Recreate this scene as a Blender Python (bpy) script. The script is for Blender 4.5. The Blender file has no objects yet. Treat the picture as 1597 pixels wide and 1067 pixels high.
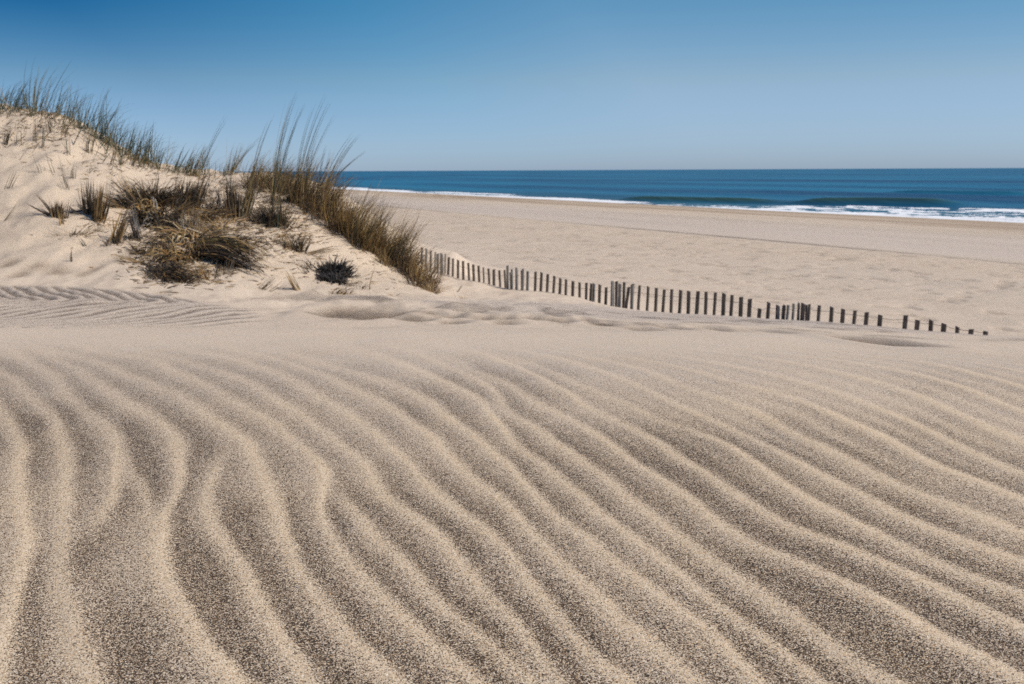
import bpy, math, random
import numpy as np

rnd = random.Random(7)
rng = np.random.default_rng(11)
scene = bpy.context.scene
col = scene.collection

# ------------------------------------------------------------------ camera
W, H = 1597.0, 1067.0
F = 1553.0
CZ = 0.45
PITCH = math.atan((H / 2 - 265.6) / F)
ROLL = math.radians(-0.27)          # horizon a touch higher on the right
fwd = np.array([0, math.cos(PITCH), -math.sin(PITCH)])
up0 = np.array([0, math.sin(PITCH), math.cos(PITCH)])
rt0 = np.array([1.0, 0, 0])
cr, sr = math.cos(ROLL), math.sin(ROLL)
right = cr * rt0 + sr * up0
upv = -sr * rt0 + cr * up0
CAM = np.array([0, 0, CZ])


def ray(px, py):
    return F * fwd + (px - W / 2) * right + (H / 2 - py) * upv


def P(px, py, Y):
    """traced point of the photo placed at the real distance Y"""
    d = ray(px, py)
    return CAM + d * (Y / d[1])


def on_plane(px, py, z):
    d = ray(px, py)
    return CAM + d * ((z - CZ) / d[2])


def project(x, y, z):
    vx, vy, vz = x - CAM[0], y - CAM[1], z - CAM[2]
    c = vx * fwd[0] + vy * fwd[1] + vz * fwd[2]
    a = vx * right[0] + vy * right[1] + vz * right[2]
    b = vx * upv[0] + vy * upv[1] + vz * upv[2]
    c = np.maximum(c, 1e-3)
    return W / 2 + F * a / c, H / 2 - F * b / c


# ------------------------------------------------------------------ maths
def smooth(e0, e1, x):
    t = np.clip((x - e0) / (e1 - e0), 0, 1)
    return t * t * (3 - 2 * t)


def vnoise(x, y, seed=0):
    xi = np.floor(x).astype(np.int64); yi = np.floor(y).astype(np.int64)
    fx = x - xi; fy = y - yi
    fx = fx * fx * fx * (fx * (fx * 6 - 15) + 10); fy = fy * fy * fy * (fy * (fy * 6 - 15) + 10)

    def h(a, b):
        n = (a * 374761393 + b * 668265263 + seed * 974634777) & 0x7fffffff
        n = ((n ^ (n >> 13)) * 1274126177) & 0x7fffffff
        n = n ^ (n >> 16)
        return (n & 0xffff) / 65535.0
    return (h(xi, yi) * (1 - fx) + h(xi + 1, yi) * fx) * (1 - fy) + (h(xi, yi + 1) * (1 - fx) + h(xi + 1, yi + 1) * fx) * fy


def fbm(x, y, o=4, seed=0):
    s = 0; a = .5; t = 0
    for i in range(o):
        s = s + a * vnoise(x * 2 ** i + 17.3 * i, y * 2 ** i - 9.1 * i, seed + i); t += a; a *= .5
    return s / t


def pchip(xk, yk, x):
    """monotone cubic through knots (1-D)"""
    xk = np.asarray(xk, float); yk = np.asarray(yk, float)
    h = np.diff(xk); d = np.diff(yk) / h
    m = np.zeros_like(yk)
    m[1:-1] = np.where(d[:-1] * d[1:] > 0, 2 * d[:-1] * d[1:] / (d[:-1] + d[1:] + 1e-12 * np.sign(d[:-1] + d[1:] + 1e-30)), 0)
    m[0] = d[0]; m[-1] = d[-1]
    xc = np.clip(x, xk[0], xk[-1])
    i = np.clip(np.searchsorted(xk, xc) - 1, 0, len(xk) - 2)
    t = (xc - xk[i]) / h[i]
    return ((1 + 2 * t) * (1 - t) ** 2 * yk[i] + t * (1 - t) ** 2 * h[i] * m[i] + t * t * (3 - 2 * t) * yk[i + 1] + t * t * (t - 1) * h[i] * m[i + 1])


# ------------------------------------------------------------------ the lie of the land
SEA_Z = -3.15
SA = np.array([-23.0, 180.0]); SN = np.array([0.895, 0.446]); SD = np.array([0.446, -0.895])


def shore(x, y):
    return (x - SA[0]) * SN[0] + (y - SA[1]) * SN[1]


def along(x, y):
    return (x - SA[0]) * SD[0] + (y - SA[1]) * SD[1]


YK = [3.5, 4.5, 5.5, 6.3, 7.0, 7.7, 8.5, 9.5, 10.5, 12]
TAB = {  # photo column : row of the sand surface at each distance
    -700: [522, 510, 487, 460, 435, 395, 345, 280, 225, 175],
    -200: [518, 508, 487, 461, 437, 396, 345, 270, 210, 152],
    0: [518, 508, 487, 463, 440, 400, 350, 280, 222, 168],
    60: [518, 508, 487, 463, 440, 400, 350, 280, 225, 172],
    120: [518, 508, 487, 463, 441, 403, 353, 287, 234, 188],
    200: [518, 508, 487, 465, 443, 406, 360, 303, 262, 236],
    250: [518, 509, 488, 466, 445, 410, 364, 312, 278, 260],
    310: [518, 509, 488, 468, 448, 415, 370, 322, 288, 270],
    420: [519, 510, 492, 475, 461, 430, 388, 338, 303, 272],
    500: [519, 511, 494, 478, 465, 448, 412, 362, 318, 290],
    560: [520, 512, 495, 480, 467, 457, 434, 388, 342, 322],
    620: [520, 512, 496, 482, 468, 463, 450, 420, 388, 378],
    680: [521, 513, 497, 484, 470, 467, 463, 455, 449, 432],
    720: [521, 513, 498, 485, 471, 469, 468, 465, 455, 432],
    850: [522, 514, 500, 488, 476, 475, 473, 466, 456, 455],
    1000: [524, 516, 505, 497, 492, 489.5, 487, 484, 490, 500],
    1150: [526, 519, 510, 503, 498, 496, 493, 497, 510, 520],
    1250: [529, 523, 515, 508, 503, 500, 502, 512, 525, 535],
    1350: [532, 527, 520, 513, 508, 507, 515, 530, 540, 550],
    1450: [535, 530, 524, 518, 516, 522, 535, 545, 555, 560],
    1600: [540, 536, 531, 526, 530, 540, 560, 570, 575, 580],
    1900: [548, 545, 541, 538, 545, 560, 580, 590, 600, 600],
    2600: [562, 560, 560, 560, 565, 580, 600, 610, 610, 610],
}
UG = np.linspace(-1.3, 1.3, 521)
rowsZ = []
YALL = [0.2, 1.0, 1.5, 2.0]
for _ in YALL:
    rowsZ.append(np.zeros_like(UG))
for k, Yk in enumerate(YK):
    us, zs = [], []
    for px in sorted(TAB):
        p = P(px, TAB[px][k], Yk); us.append(p[0] / Yk); zs.append(p[2])
    rowsZ.append(pchip(us, zs, UG)); YALL.append(Yk)
last = rowsZ[-1]
for Yk, f, base in ((14.5, .9, -.9), (18, .65, -.8), (30, .4, -.5), (80, .5, -.3), (1500, .5, -.3)):
    rowsZ.append(np.where(UG < -.05, last * f + base * (1 - f), -1.2)); YALL.append(Yk)
ZK = np.array(rowsZ); LK = np.log(np.array(YALL))
LG = np.linspace(LK[0], LK[-1], 1100)
ZG = np.stack([pchip(LK, ZK[:, j], LG) for j in range(len(UG))], 1)
# soften the table's creases a little
for _ in range(3):
    ZG[1:-1] = .25 * ZG[:-2] + .5 * ZG[1:-1] + .25 * ZG[2:]
    ZG[:, 1:-1] = .25 * ZG[:, :-2] + .5 * ZG[:, 1:-1] + .25 * ZG[:, 2:]

BS = [-400, -60, -54, -50, -46, -40, -31, -29.6, -20, -9, 0, 8, 60, 3000]
BZ = [-.9, -.9, -1.0, -1.7, -2.1, -2.38, -2.58, -2.72, -2.78, -2.86, -3.15, -3.6, -5, -20]

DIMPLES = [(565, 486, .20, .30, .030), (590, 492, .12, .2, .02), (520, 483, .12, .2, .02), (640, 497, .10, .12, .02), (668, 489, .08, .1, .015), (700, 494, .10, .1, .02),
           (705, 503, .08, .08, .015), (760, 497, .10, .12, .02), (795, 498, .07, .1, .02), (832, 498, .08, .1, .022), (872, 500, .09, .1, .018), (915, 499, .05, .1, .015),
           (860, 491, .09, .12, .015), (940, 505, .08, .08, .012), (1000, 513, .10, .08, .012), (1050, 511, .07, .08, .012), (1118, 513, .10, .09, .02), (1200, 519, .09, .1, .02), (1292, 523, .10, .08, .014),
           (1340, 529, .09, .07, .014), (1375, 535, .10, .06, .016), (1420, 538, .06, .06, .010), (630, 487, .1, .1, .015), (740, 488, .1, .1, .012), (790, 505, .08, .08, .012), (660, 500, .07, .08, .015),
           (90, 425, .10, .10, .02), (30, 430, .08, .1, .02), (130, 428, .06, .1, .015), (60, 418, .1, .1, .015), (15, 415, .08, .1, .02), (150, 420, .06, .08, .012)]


def base_z(x, y):
    Y = np.maximum(y, .21)
    u = np.clip(x / Y, -1.29, 1.29)
    a = (np.log(Y) - LG[0]) / (LG[1] - LG[0]); b = (u - UG[0]) / (UG[1] - UG[0])
    a = np.clip(a, 0, len(LG) - 1.001); b = np.clip(b, 0, len(UG) - 1.001)
    i = a.astype(int); j = b.astype(int); fa = a - i; fb = b - j
    zt = (ZG[i, j] * (1 - fb) + ZG[i, j + 1] * fb) * (1 - fa) + (ZG[i + 1, j] * (1 - fb) + ZG[i + 1, j + 1] * fb) * fa
    s = shore(x, y)
    w = smooth(-54.6, -50.5, s) * smooth(7.0, 9.0, y)
    zb = pchip(BS, BZ, s)
    return zt * (1 - w) + zb * w


def ray_hits(pxs, pys, zf):
    """first meeting of each traced sight line with the sand (NaN where it meets none)"""
    pxs = np.asarray(pxs, float); pys = np.asarray(pys, float)
    d = F * fwd[None] + (pxs - W / 2)[:, None] * right[None] + (H / 2 - pys)[:, None] * upv[None]
    lo = np.full(len(pxs), np.nan); hi = lo.copy()
    Ys = np.exp(np.linspace(math.log(.5), math.log(16), 260))
    for stage in range(2):
        YY = np.broadcast_to(Ys[None], (len(pxs), len(Ys))) if stage == 0 else lo[:, None] + (hi - lo)[:, None] * np.linspace(0, 1, 14)[None]
        k = YY / d[:, 1:2]
        X = CAM[0] + d[:, 0:1] * k; Z = CAM[2] + d[:, 2:3] * k
        bad = np.isnan(YY)
        Xq, Yq = np.where(bad, 0, X), np.where(bad, 1, YY)
        z = zf(Xq.ravel(), Yq.ravel()).reshape(YY.shape)
        under = (Z < z) & ~bad
        i = under.argmax(1); ok = under.any(1)
        r = np.arange(len(pxs))
        nh = np.where(ok, YY[r, i], np.nan); nl = np.where(ok, YY[r, np.maximum(i - 1, 0)], np.nan)
        lo, hi = nl, nh
    Y = hi
    X = CAM[0] + d[:, 0] / d[:, 1] * Y
    g = ~np.isnan(Y); Zq = np.full(len(pxs), np.nan)
    Zq[g] = zf(X[g], Y[g])
    return np.stack([X, Y, Zq], 1)


def ray_hit(px, py, zf):
    q = ray_hits([px] * 12, [py + b for b in range(12)], zf)
    for r in q:
        if not np.isnan(r[1]): return r
    raise ValueError((px, py))


dim_w = []
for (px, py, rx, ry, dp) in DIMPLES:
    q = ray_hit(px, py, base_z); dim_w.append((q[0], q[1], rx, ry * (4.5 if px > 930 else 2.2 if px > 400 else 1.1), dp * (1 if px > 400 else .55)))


def land_z(x, y):
    z = base_z(x, y)
    s = shore(x, y)
    mid = smooth(3.6, 5.0, y) * (1 - smooth(-55.5, -52, s))
    z = z + mid * (.25 + .75 * np.maximum(smooth(5.0, 6.5, y) * smooth(.12, .0, x / np.maximum(y, .3)), 0)) * (.040 * (fbm(x * 2.2, y * 1.1, 4, 3) - .5) + .045 * (fbm(x * 5, y * 2.5, 3, 5) - .5))
    dune = smooth(7.2, 8.5, y) * smooth(-.1, -.3, x / np.maximum(y, .3)) * (1 - smooth(-55, -52, s))
    z = z + dune * (.16 * (fbm(x * 1.3 + 4, y * 1.3, 4, 21) - .5) + .05 * (fbm(x * 5, y * 5, 3, 25) - .5))
    beach = smooth(-54, -48, s)
    tr = beach * (1 - smooth(-33, -29, s))
    z = z + tr * (.07 * (fbm(x * 1.0, y * 1.0, 4, 31) - .5) - .035 * smooth(.60, .78, fbm(x * 2.1, y * 2.1, 2, 37)))
    z = z + beach * smooth(-30, -24, s) * .05 * (fbm(s * .35, along(x, y) * .05, 3, 41) - .5)
    for (cx, cy, rx, ry, dp) in dim_w:
        k = ((x - cx) / rx) ** 2 + ((y - cy) / ry) ** 2
        z = z - dp * np.exp(-k) + .35 * dp * np.exp(-(np.sqrt(k) - 1.5) ** 2 * 3)
    return z


# ------------------------------------------------------------------ ripple crests, traced
SC = 1.9875
L = lambda pts: [(a / SC, b / SC + 530) for a, b in pts]
R = lambda pts: [(a / SC + 797, b / SC + 530) for a, b in pts]
CREST = [
    L([(0, 225), (40, 270), (75, 320), (85, 370), (62, 430), (68, 480), (92, 560), (97, 640), (85, 720), (60, 840), (30, 930), (10, 1067)]),
    L([(0, 100), (60, 140), (110, 180), (165, 230), (200, 280), (210, 340), (205, 420), (208, 480), (205, 560), (190, 640), (182, 740), (195, 820), (215, 900), (245, 980), (300, 1067)]),
    L([(85, 60), (140, 90), (190, 125), (220, 180), (270, 220), (330, 255), (355, 300), (365, 350), (360, 410), (350, 480), (320, 540), (285, 590), (262, 640)]),
    L([(345, 290), (372, 350), (393, 400), (430, 460), (465, 520), (480, 560), (500, 600)]),
    L([(200, 45), (290, 65), (380, 100), (460, 130), (540, 170), (600, 200), (680, 260), (740, 300), (790, 350), (810, 420), (850, 490), (880, 560), (890, 620), (930, 710), (980, 780), (1040, 850), (1080, 920), (1150, 980), (1260, 1067)]),
    L([(190, 60), (270, 110), (340, 150), (400, 190), (460, 230), (510, 270), (550, 320), (570, 370), (568, 430), (550, 500), (515, 570), (502, 640), (520, 720), (550, 800), (600, 880), (660, 950), (720, 1030), (745, 1067)]),
    L([(700, 352), (685, 385), (662, 430), (650, 490), (660, 560), (700, 620), (740, 690), (790, 770), (840, 850), (880, 930), (930, 1010), (960, 1067)]),
    L([(330, 35), (400, 45), (470, 55), (560, 100), (640, 150), (720, 190), (800, 235), (860, 270), (920, 320), (980, 370), (1012, 430), (1000, 490), (995, 540), (1010, 600), (1060, 660), (1110, 710), (1170, 770), (1240, 830), (1300, 890), (1370, 950), (1440, 1020), (1480, 1067)]),
    L([(470, 40), (600, 75), (700, 105), (780, 140), (850, 180), (930, 235), (1000, 280), (1080, 340), (1140, 410), (1180, 460), (1250, 510), (1320, 550), (1380, 610), (1420, 680), (1470, 750), (1530, 810), (1590, 870)]) + R([(40, 930), (70, 990), (130, 1067)]),
    L([(1030, 430), (1080, 500), (1120, 560), (1190, 630), (1270, 690), (1330, 775), (1390, 840), (1450, 890), (1520, 950), (1580, 1010), (1630, 1067)]),
    L([(600, 35), (740, 60), (800, 85), (860, 110), (950, 150), (1030, 200), (1110, 250), (1180, 300), (1250, 370), (1330, 430), (1400, 490), (1470, 550), (1540, 620)]) + R([(6, 680), (50, 750), (100, 820), (160, 890), (220, 960), (300, 1010), (380, 1067)]),
    L([(740, 30), (850, 60), (1000, 110), (1100, 150), (1180, 190), (1250, 240), (1330, 290), (1400, 360), (1450, 410), (1520, 460)]) + R([(0, 510), (50, 590), (110, 650), (180, 720), (240, 780), (320, 850), (400, 920), (480, 980), (570, 1067)]),
    L([(900, 45), (1000, 80), (1100, 105), (1200, 130), (1280, 160), (1350, 200), (1420, 260), (1490, 310)]) + R([(0, 390), (60, 450), (130, 540), (200, 590), (280, 660), (360, 720), (430, 760), (500, 820), (570, 870), (640, 930), (700, 990), (770, 1067)]),
    L([(1250, 75), (1340, 110), (1420, 150), (1480, 180), (1540, 230)]) + R([(0, 320), (80, 360), (130, 410), (210, 480), (300, 550), (380, 610), (460, 670), (540, 740), (640, 830), (740, 900), (840, 970), (960, 1067)]),
    L([(1350, 70), (1440, 100), (1520, 150)]) + R([(0, 230), (60, 260), (120, 300), (190, 350), (250, 400), (320, 450), (390, 510), (460, 560), (530, 610), (600, 660), (670, 720), (740, 770), (820, 830), (890, 890), (960, 940), (1040, 990), (1160, 1067)]),
    R([(-160, 80), (0, 150), (80, 190), (150, 220), (240, 270), (310, 320), (380, 370), (450, 410), (510, 460), (580, 510), (640, 560), (710, 610), (780, 650), (850, 680), (930, 710), (1010, 740), (1100, 780), (1180, 810), (1260, 870), (1330, 920), (1420, 960), (1500, 1010), (1600, 1067)]),
    R([(-40, 60), (90, 115), (180, 160), (260, 220), (330, 250), (430, 300), (510, 350), (580, 390), (650, 440), (720, 490), (790, 540), (860, 580), (950, 610), (1050, 640), (1150, 680), (1240, 720), (1330, 760), (1420, 810), (1500, 850), (1600, 890)]),
    R([(60, 80), (170, 120), (270, 170), (370, 205), (450, 250), (520, 265), (600, 290), (680, 330), (760, 380), (830, 430), (900, 470), (980, 520), (1060, 560), (1150, 600), (1240, 650), (1330, 700), (1430, 730), (1600, 800)]),
    R([(150, 60), (250, 90), (350, 130), (450, 170), (550, 220), (640, 260), (740, 300), (830, 340), (910, 380), (980, 420), (1050, 460), (1130, 500), (1210, 540), (1300, 580), (1390, 610), (1480, 640), (1600, 685)]),
    R([(400, 95), (560, 160), (700, 210), (800, 250), (880, 290), (960, 330), (1050, 380), (1130, 420), (1220, 460), (1320, 490), (1420, 530), (1500, 560), (1600, 602)]),
    R([(500, 85), (700, 140), (830, 175), (960, 218), (1060, 257), (1150, 302), (1250, 350), (1350, 400), (1450, 440), (1600, 502)]),
    R([(650, 80), (780, 110), (900, 138), (1050, 185), (1180, 233), (1300, 290), (1400, 340), (1500, 385), (1600, 432)]),
    R([(800, 65), (950, 92), (1100, 125), (1250, 172), (1400, 240), (1500, 290), (1600, 332)]),
    R([(950, 60), (1080, 75), (1200, 95), (1350, 132), (1500, 190), (1600, 232)]),
    R([(1100, 50), (1220, 62), (1350, 84), (1500, 122), (1600, 152)]),
]


def ground_pt(px, py):
    q = ray_hit(px, py, base_z)
    return q[0], q[1]


# rows of constant distance: where each crest crosses, so every point knows its place between two crests
YR = np.exp(np.linspace(math.log(.15), math.log(4.2), 420))
curves = []
for n, poly in enumerate(CREST):
    g = np.array([ground_pt(a, b) for a, b in poly])
    o = np.argsort(g[:, 1]); g = g[o]
    keep = [0]
    for i in range(1, len(g)):
        if g[i, 1] > g[keep[-1], 1] + .012: keep.append(i)
    g = g[keep]
    curves.append(g)
# continue the field to either side and toward the viewer with wandering parallel crests
sets = []; wts = []
for n, g in enumerate(curves):
    ys, xs = g[:, 1], g[:, 0]
    m0 = (xs[1] - xs[0]) / (ys[1] - ys[0]); k = min(3, len(xs) - 1)
    m0 = (xs[k] - xs[0]) / (ys[k] - ys[0]); m1 = (xs[-1] - xs[-1 - k]) / (ys[-1] - ys[-1 - k])
    m1 = max(-.8, min(.8, m1)); m0 = max(-.8, min(.8, m0))
    x = pchip(ys, xs, YR)
    x = np.where(YR < ys[0], xs[0] + m0 * (YR - ys[0]), x)
    x = np.where(YR > ys[-1], xs[-1] + m1 * (YR - ys[-1]), x)
    if n >= 14: x = np.where(YR < ys[0], np.maximum(x, sets[-1] + .085 + .012 * np.sin(YR * 4 + n)), x)   # crests never cross beyond the traced stretch
    # wander is smooth: soften the traced corners
    lw = max(3, 9)
    kern = np.exp(-.5 * (np.arange(-lw, lw + 1) / 3.2) ** 2); kern /= kern.sum()
    x = np.convolve(np.pad(x, lw, mode='edge'), kern, 'valid')
    wt = np.ones_like(YR)
    if n in (2, 3): wt = wt * smooth(ys[0] - .02, ys[0] + .16, YR)      # crests that die out inside the field
    if n in (3, 6, 9): wt = wt * (1 - smooth(ys[-1] - .14, ys[-1] + .03, YR))
    sets.append(x); wts.append(wt)
base_r, base_l = sets[-1], sets[0]
for k in range(1, 40):
    sets.append(base_r + k * .10 + .02 * np.sin(YR * 3 + k) + .012 * math.sin(k * 3.1)); wts.append(np.ones_like(YR))
for k in range(1, 30):
    sets.append(base_l - k * .095 + .02 * np.sin(YR * 2.3 + k * 1.7) + .012 * math.sin(k * 2.3)); wts.append(np.ones_like(YR))
XR = np.array(sets); WT = np.array(wts)

NX = 3200
GX = np.linspace(-3.2, 3.6, NX)
TH = np.zeros((len(YR), NX)); DK = np.zeros((len(YR), NX)); CR = np.zeros((len(YR), NX))


def rowfield(c, yrow):
    c = np.sort(c)
    j = np.clip(np.searchsorted(c, GX) - 1, 0, len(c) - 2)
    xl, xr = c[j], c[j + 1]
    w = xr - xl
    t = np.clip((GX - xl) / np.maximum(w, 1e-4), 0, 1)
    ww = np.clip(w, 0, .13)
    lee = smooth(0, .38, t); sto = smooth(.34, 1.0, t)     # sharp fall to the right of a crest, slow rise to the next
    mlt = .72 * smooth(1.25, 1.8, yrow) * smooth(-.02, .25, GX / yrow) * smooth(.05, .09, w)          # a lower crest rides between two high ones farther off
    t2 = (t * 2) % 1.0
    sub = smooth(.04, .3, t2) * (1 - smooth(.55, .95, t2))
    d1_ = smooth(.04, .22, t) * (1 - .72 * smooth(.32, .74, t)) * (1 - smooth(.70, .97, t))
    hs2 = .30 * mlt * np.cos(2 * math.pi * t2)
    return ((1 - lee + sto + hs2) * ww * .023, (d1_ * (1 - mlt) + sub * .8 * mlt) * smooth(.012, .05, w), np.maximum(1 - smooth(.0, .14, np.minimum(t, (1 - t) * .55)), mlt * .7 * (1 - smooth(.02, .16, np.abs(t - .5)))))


for r in range(len(YR)):
    live = WT[:, r] > 0
    full = rowfield(XR[live, r], YR[r]); out = [f.copy() for f in full]
    for c_ in np.nonzero(live & (WT[:, r] < 1))[0]:
        l2 = live.copy(); l2[c_] = False
        wo = rowfield(XR[l2, r], YR[r])
        for q_ in range(3): out[q_] += (1 - WT[c_, r]) * (wo[q_] - full[q_])
    TH[r], DK[r], CR[r] = out
for A in (TH, DK, CR):                                   # ease the joins where a crest ends
    for _ in range(3):
        A[1:-1] = .25 * A[:-2] + .5 * A[1:-1] + .25 * A[2:]
        A[:, 1:-1] = .25 * A[:, :-2] + .5 * A[:, 1:-1] + .25 * A[:, 2:]
LYR = np.log(YR)


def sample(A, x, y):
    a = np.clip((np.log(np.maximum(y, .151)) - LYR[0]) / (LYR[1] - LYR[0]), 0, len(YR) - 1.001)
    b = np.clip((x - GX[0]) / (GX[1] - GX[0]), 0, NX - 1.001)
    i = a.astype(int); j = b.astype(int); fa = a - i; fb = b - j
    return (A[i, j] * (1 - fb) + A[i, j + 1] * fb) * (1 - fa) + (A[i + 1, j] * (1 - fb) + A[i + 1, j + 1] * fb) * fa


# ------------------------------------------------------------------ mesh helpers
def grid_mesh(name, X, Yv, Z, attrs, mat, wrap=None):
    nr, nc = X.shape
    me = bpy.data.meshes.new(name)
    co = np.stack([X, Yv, Z], -1).reshape(-1, 3).astype(np.float32)
    me.vertices.add(len(co)); me.vertices.foreach_set('co', co.ravel())
    i = np.arange(nr - 1)[:, None] * nc + np.arange(nc - 1)[None]
    q = np.stack([i, i + 1, i + nc + 1, i + nc], -1).reshape(-1, 4).astype(np.int32)
    me.loops.add(q.size); me.loops.foreach_set('vertex_index', q.ravel())
    me.polygons.add(len(q)); me.polygons.foreach_set('loop_start', np.arange(0, q.size, 4, dtype=np.int32))
    me.polygons.foreach_set('use_smooth', np.ones(len(q), bool))
    for k, v in attrs.items():
        a = me.attributes.new(k, 'FLOAT', 'POINT'); a.data.foreach_set('value', v.reshape(-1).astype(np.float32))
    me.update(calc_edges=True)
    me.materials.append(mat)
    o = bpy.data.objects.new(name, me); col.objects.link(o)
    return o


def tag(o, label=None, cat=None, group=None, kind=None):
    if label: o['label'] = label
    if cat: o['category'] = cat
    if group: o['group'] = group
    if kind: o['kind'] = kind
    return o


# ------------------------------------------------------------------ materials
class NT:
    def __init__(s, name):
        s.m = bpy.data.materials.new(name); s.m.use_nodes = True
        s.t = s.m.node_tree; s.b = s.t.nodes['Principled BSDF']; s.n = s.t.nodes; s.l = s.t.links

    def node(s, typ, **kw):
        n = s.n.new(typ)
        for k, v in kw.items():
            if k.startswith('i_'):
                n.inputs[k[2:].replace('_', ' ')].default_value = v
            else:
                setattr(n, k, v)
        return n

    def link(s, a, b): s.l.new(a, b)

    def attr(s, name): return s.node('ShaderNodeAttribute', attribute_name=name).outputs['Fac']

    def math(s, op, a, b=None, c=None, clamp=False):
        n = s.n.new('ShaderNodeMath'); n.operation = op; n.use_clamp = clamp
        for i, v in enumerate((a, b, c)):
            if v is None: continue
            if isinstance(v, (int, float)): n.inputs[i].default_value = v
            else: s.link(v, n.inputs[i])
        return n.outputs[0]

    def mix(s, f, a, b):
        n = s.n.new('ShaderNodeMix'); n.data_type = 'RGBA'
        for sock, v in ((n.inputs[0], f), (n.inputs[6], a), (n.inputs[7], b)):
            if isinstance(v, (int, float)): sock.default_value = v
            elif isinstance(v, tuple): sock.default_value = (*v, 1)
            else: s.link(v, sock)
        return n.outputs[2]

    def ramp(s, f, stops, mode='LINEAR'):
        n = s.n.new('ShaderNodeValToRGB'); n.color_ramp.interpolation = mode
        e = n.color_ramp.elements
        while len(e) < len(stops): e.new(.5)
        for k, (p, c) in enumerate(stops):
            e[k].position = p; e[k].color = (*c, 1)
        s.link(f, n.inputs[0]); return n.outputs[0]


def sand_material():
    M = NT('sand')
    geo = M.node('ShaderNodeNewGeometry').outputs['Position']
    dark = M.attr('dark'); warm = M.attr('warm'); wet_shade = M.attr('wet_shade')
    v = M.node('ShaderNodeTexVoronoi', voronoi_dimensions='3D'); v.inputs['Scale'].default_value = 1020
    v.inputs['Randomness'].default_value = 1
    M.link(geo, v.inputs['Vector'])
    sep = M.node('ShaderNodeSeparateColor'); M.link(v.outputs['Color'], sep.inputs[0])
    r1, r2, r3 = sep.outputs
    # pale grains: quartz white, buff, grey, a few amber and rust ones
    pale = M.ramp(r2, [(0, PALE[0]), (.18, PALE[1]), (.55, PALE[2]), (.80, PALE[3]), (.93, PALE[4]), (.985, PALE[5])], 'CONSTANT')
    blk = M.ramp(r3, [(0, (.020, .015, .012)), (.30, (.052, .036, .024)), (.62, (.10, .070, .045)), (.88, (.20, .13, .08))], 'CONSTANT')
    cl = M.node('ShaderNodeTexNoise'); cl.inputs['Scale'].default_value = 170; cl.inputs['Detail'].default_value = 2
    M.link(geo, cl.inputs['Vector'])
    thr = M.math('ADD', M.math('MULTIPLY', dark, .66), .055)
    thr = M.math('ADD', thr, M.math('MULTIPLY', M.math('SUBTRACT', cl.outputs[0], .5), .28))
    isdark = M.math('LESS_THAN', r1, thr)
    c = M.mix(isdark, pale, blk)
    tint = M.mix(warm, (.97, .94, .935), (1.075, .966, .80))
    m = M.n.new('ShaderNodeMix'); m.data_type = 'RGBA'; m.blend_type = 'MULTIPLY'; m.inputs[0].default_value = 1
    M.link(c, m.inputs[6]); M.link(tint, m.inputs[7]); c = m.outputs[2]
    m = M.n.new('ShaderNodeMix'); m.data_type = 'RGBA'; m.blend_type = 'MULTIPLY'
    M.link(wet_shade, m.inputs[0]); M.link(c, m.inputs[6]); m.inputs[7].default_value = (.66, .60, .52, 1); c = m.outputs[2]
    M.link(c, M.b.inputs['Base Color'])
    M.b.inputs['Roughness'].default_value = .85
    # a glint on a very few grains
    gl = M.math('GREATER_THAN', r3, .9985)
    M.link(M.math('SUBTRACT', .88, M.math('MULTIPLY', gl, .68)), M.b.inputs['Roughness'])
    M.b.inputs['Specular IOR Level'].default_value = .35
    b = M.node('ShaderNodeBump'); b.inputs['Strength'].default_value = .5; b.inputs['Distance'].default_value = .0012
    M.link(M.math('MULTIPLY', v.outputs['Distance'], -1.0), b.inputs['Height'])
    b2 = M.node('ShaderNodeBump'); b2.inputs['Strength'].default_value = .5; b2.inputs['Distance'].default_value = .02
    nz = M.node('ShaderNodeTexNoise'); nz.inputs['Scale'].default_value = 6; nz.inputs['Detail'].default_value = 5
    M.link(geo, nz.inputs['Vector']); M.link(M.math('MULTIPLY', nz.outputs[0], M.attr('rough')), b2.inputs['Height'])
    M.link(b2.outputs[0], b.inputs['Normal'])
    M.link(b.outputs[0], M.b.inputs['Normal'])
    return M.m


PALE = [(.76, .70, .63), (.66, .555, .445), (.58, .495, .40), (.47, .395, .32), (.60, .41, .24), (.94, .91, .87)]  # last entry: white quartz, also painting the glints as plain colour
SAND = sand_material()

# ------------------------------------------------------------------ the sand, one sheet from behind the lens to the sea bed
APEX = -.3
rr = np.concatenate([np.exp(np.arange(math.log(.10), math.log(4.3), .0042)), np.exp(np.arange(math.log(4.3), math.log(14), .005)),
                     np.exp(np.arange(math.log(14), math.log(120), .0055)), np.exp(np.arange(math.log(120), math.log(1500), .04))])
uc = np.concatenate([-np.geomspace(3.5, 1.1, 40)[:-1], np.arange(-1.1, -.60, .004), np.arange(-.60, .60, .0021), np.arange(.60, 1.1, .004), np.geomspace(1.1, 3.5, 40)])
Yg = (rr + APEX)[:, None] * np.ones_like(uc)[None]
Xg = rr[:, None] * uc[None]
Xf, Yf = Xg.ravel(), Yg.ravel()
s = shore(Xf, Yf)
Zf = land_z(Xf, Yf)
near = Yf < 4.2
fade = (1 - smooth(2.15, 3.3, Yf))
wob = fbm(Xf * 7, Yf * 5, 3, 71) - .5
xw = Xf + .010 * (fbm(Xf * 9, Yf * 6, 2, 73) - .5) * 2
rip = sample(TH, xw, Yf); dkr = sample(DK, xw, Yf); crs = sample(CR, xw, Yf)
ampn = .65 + .7 * fbm(Xf * 1.7 + 3, Yf * 1.7, 2, 77)
Zf = Zf + np.where(near, rip * fade * ampn, 0) + np.where(near, .010 * (fbm(Xf * 2.0, Yf * 2.0, 2, 79) - .5) * smooth(.3, 1, Yf), 0)
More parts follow.
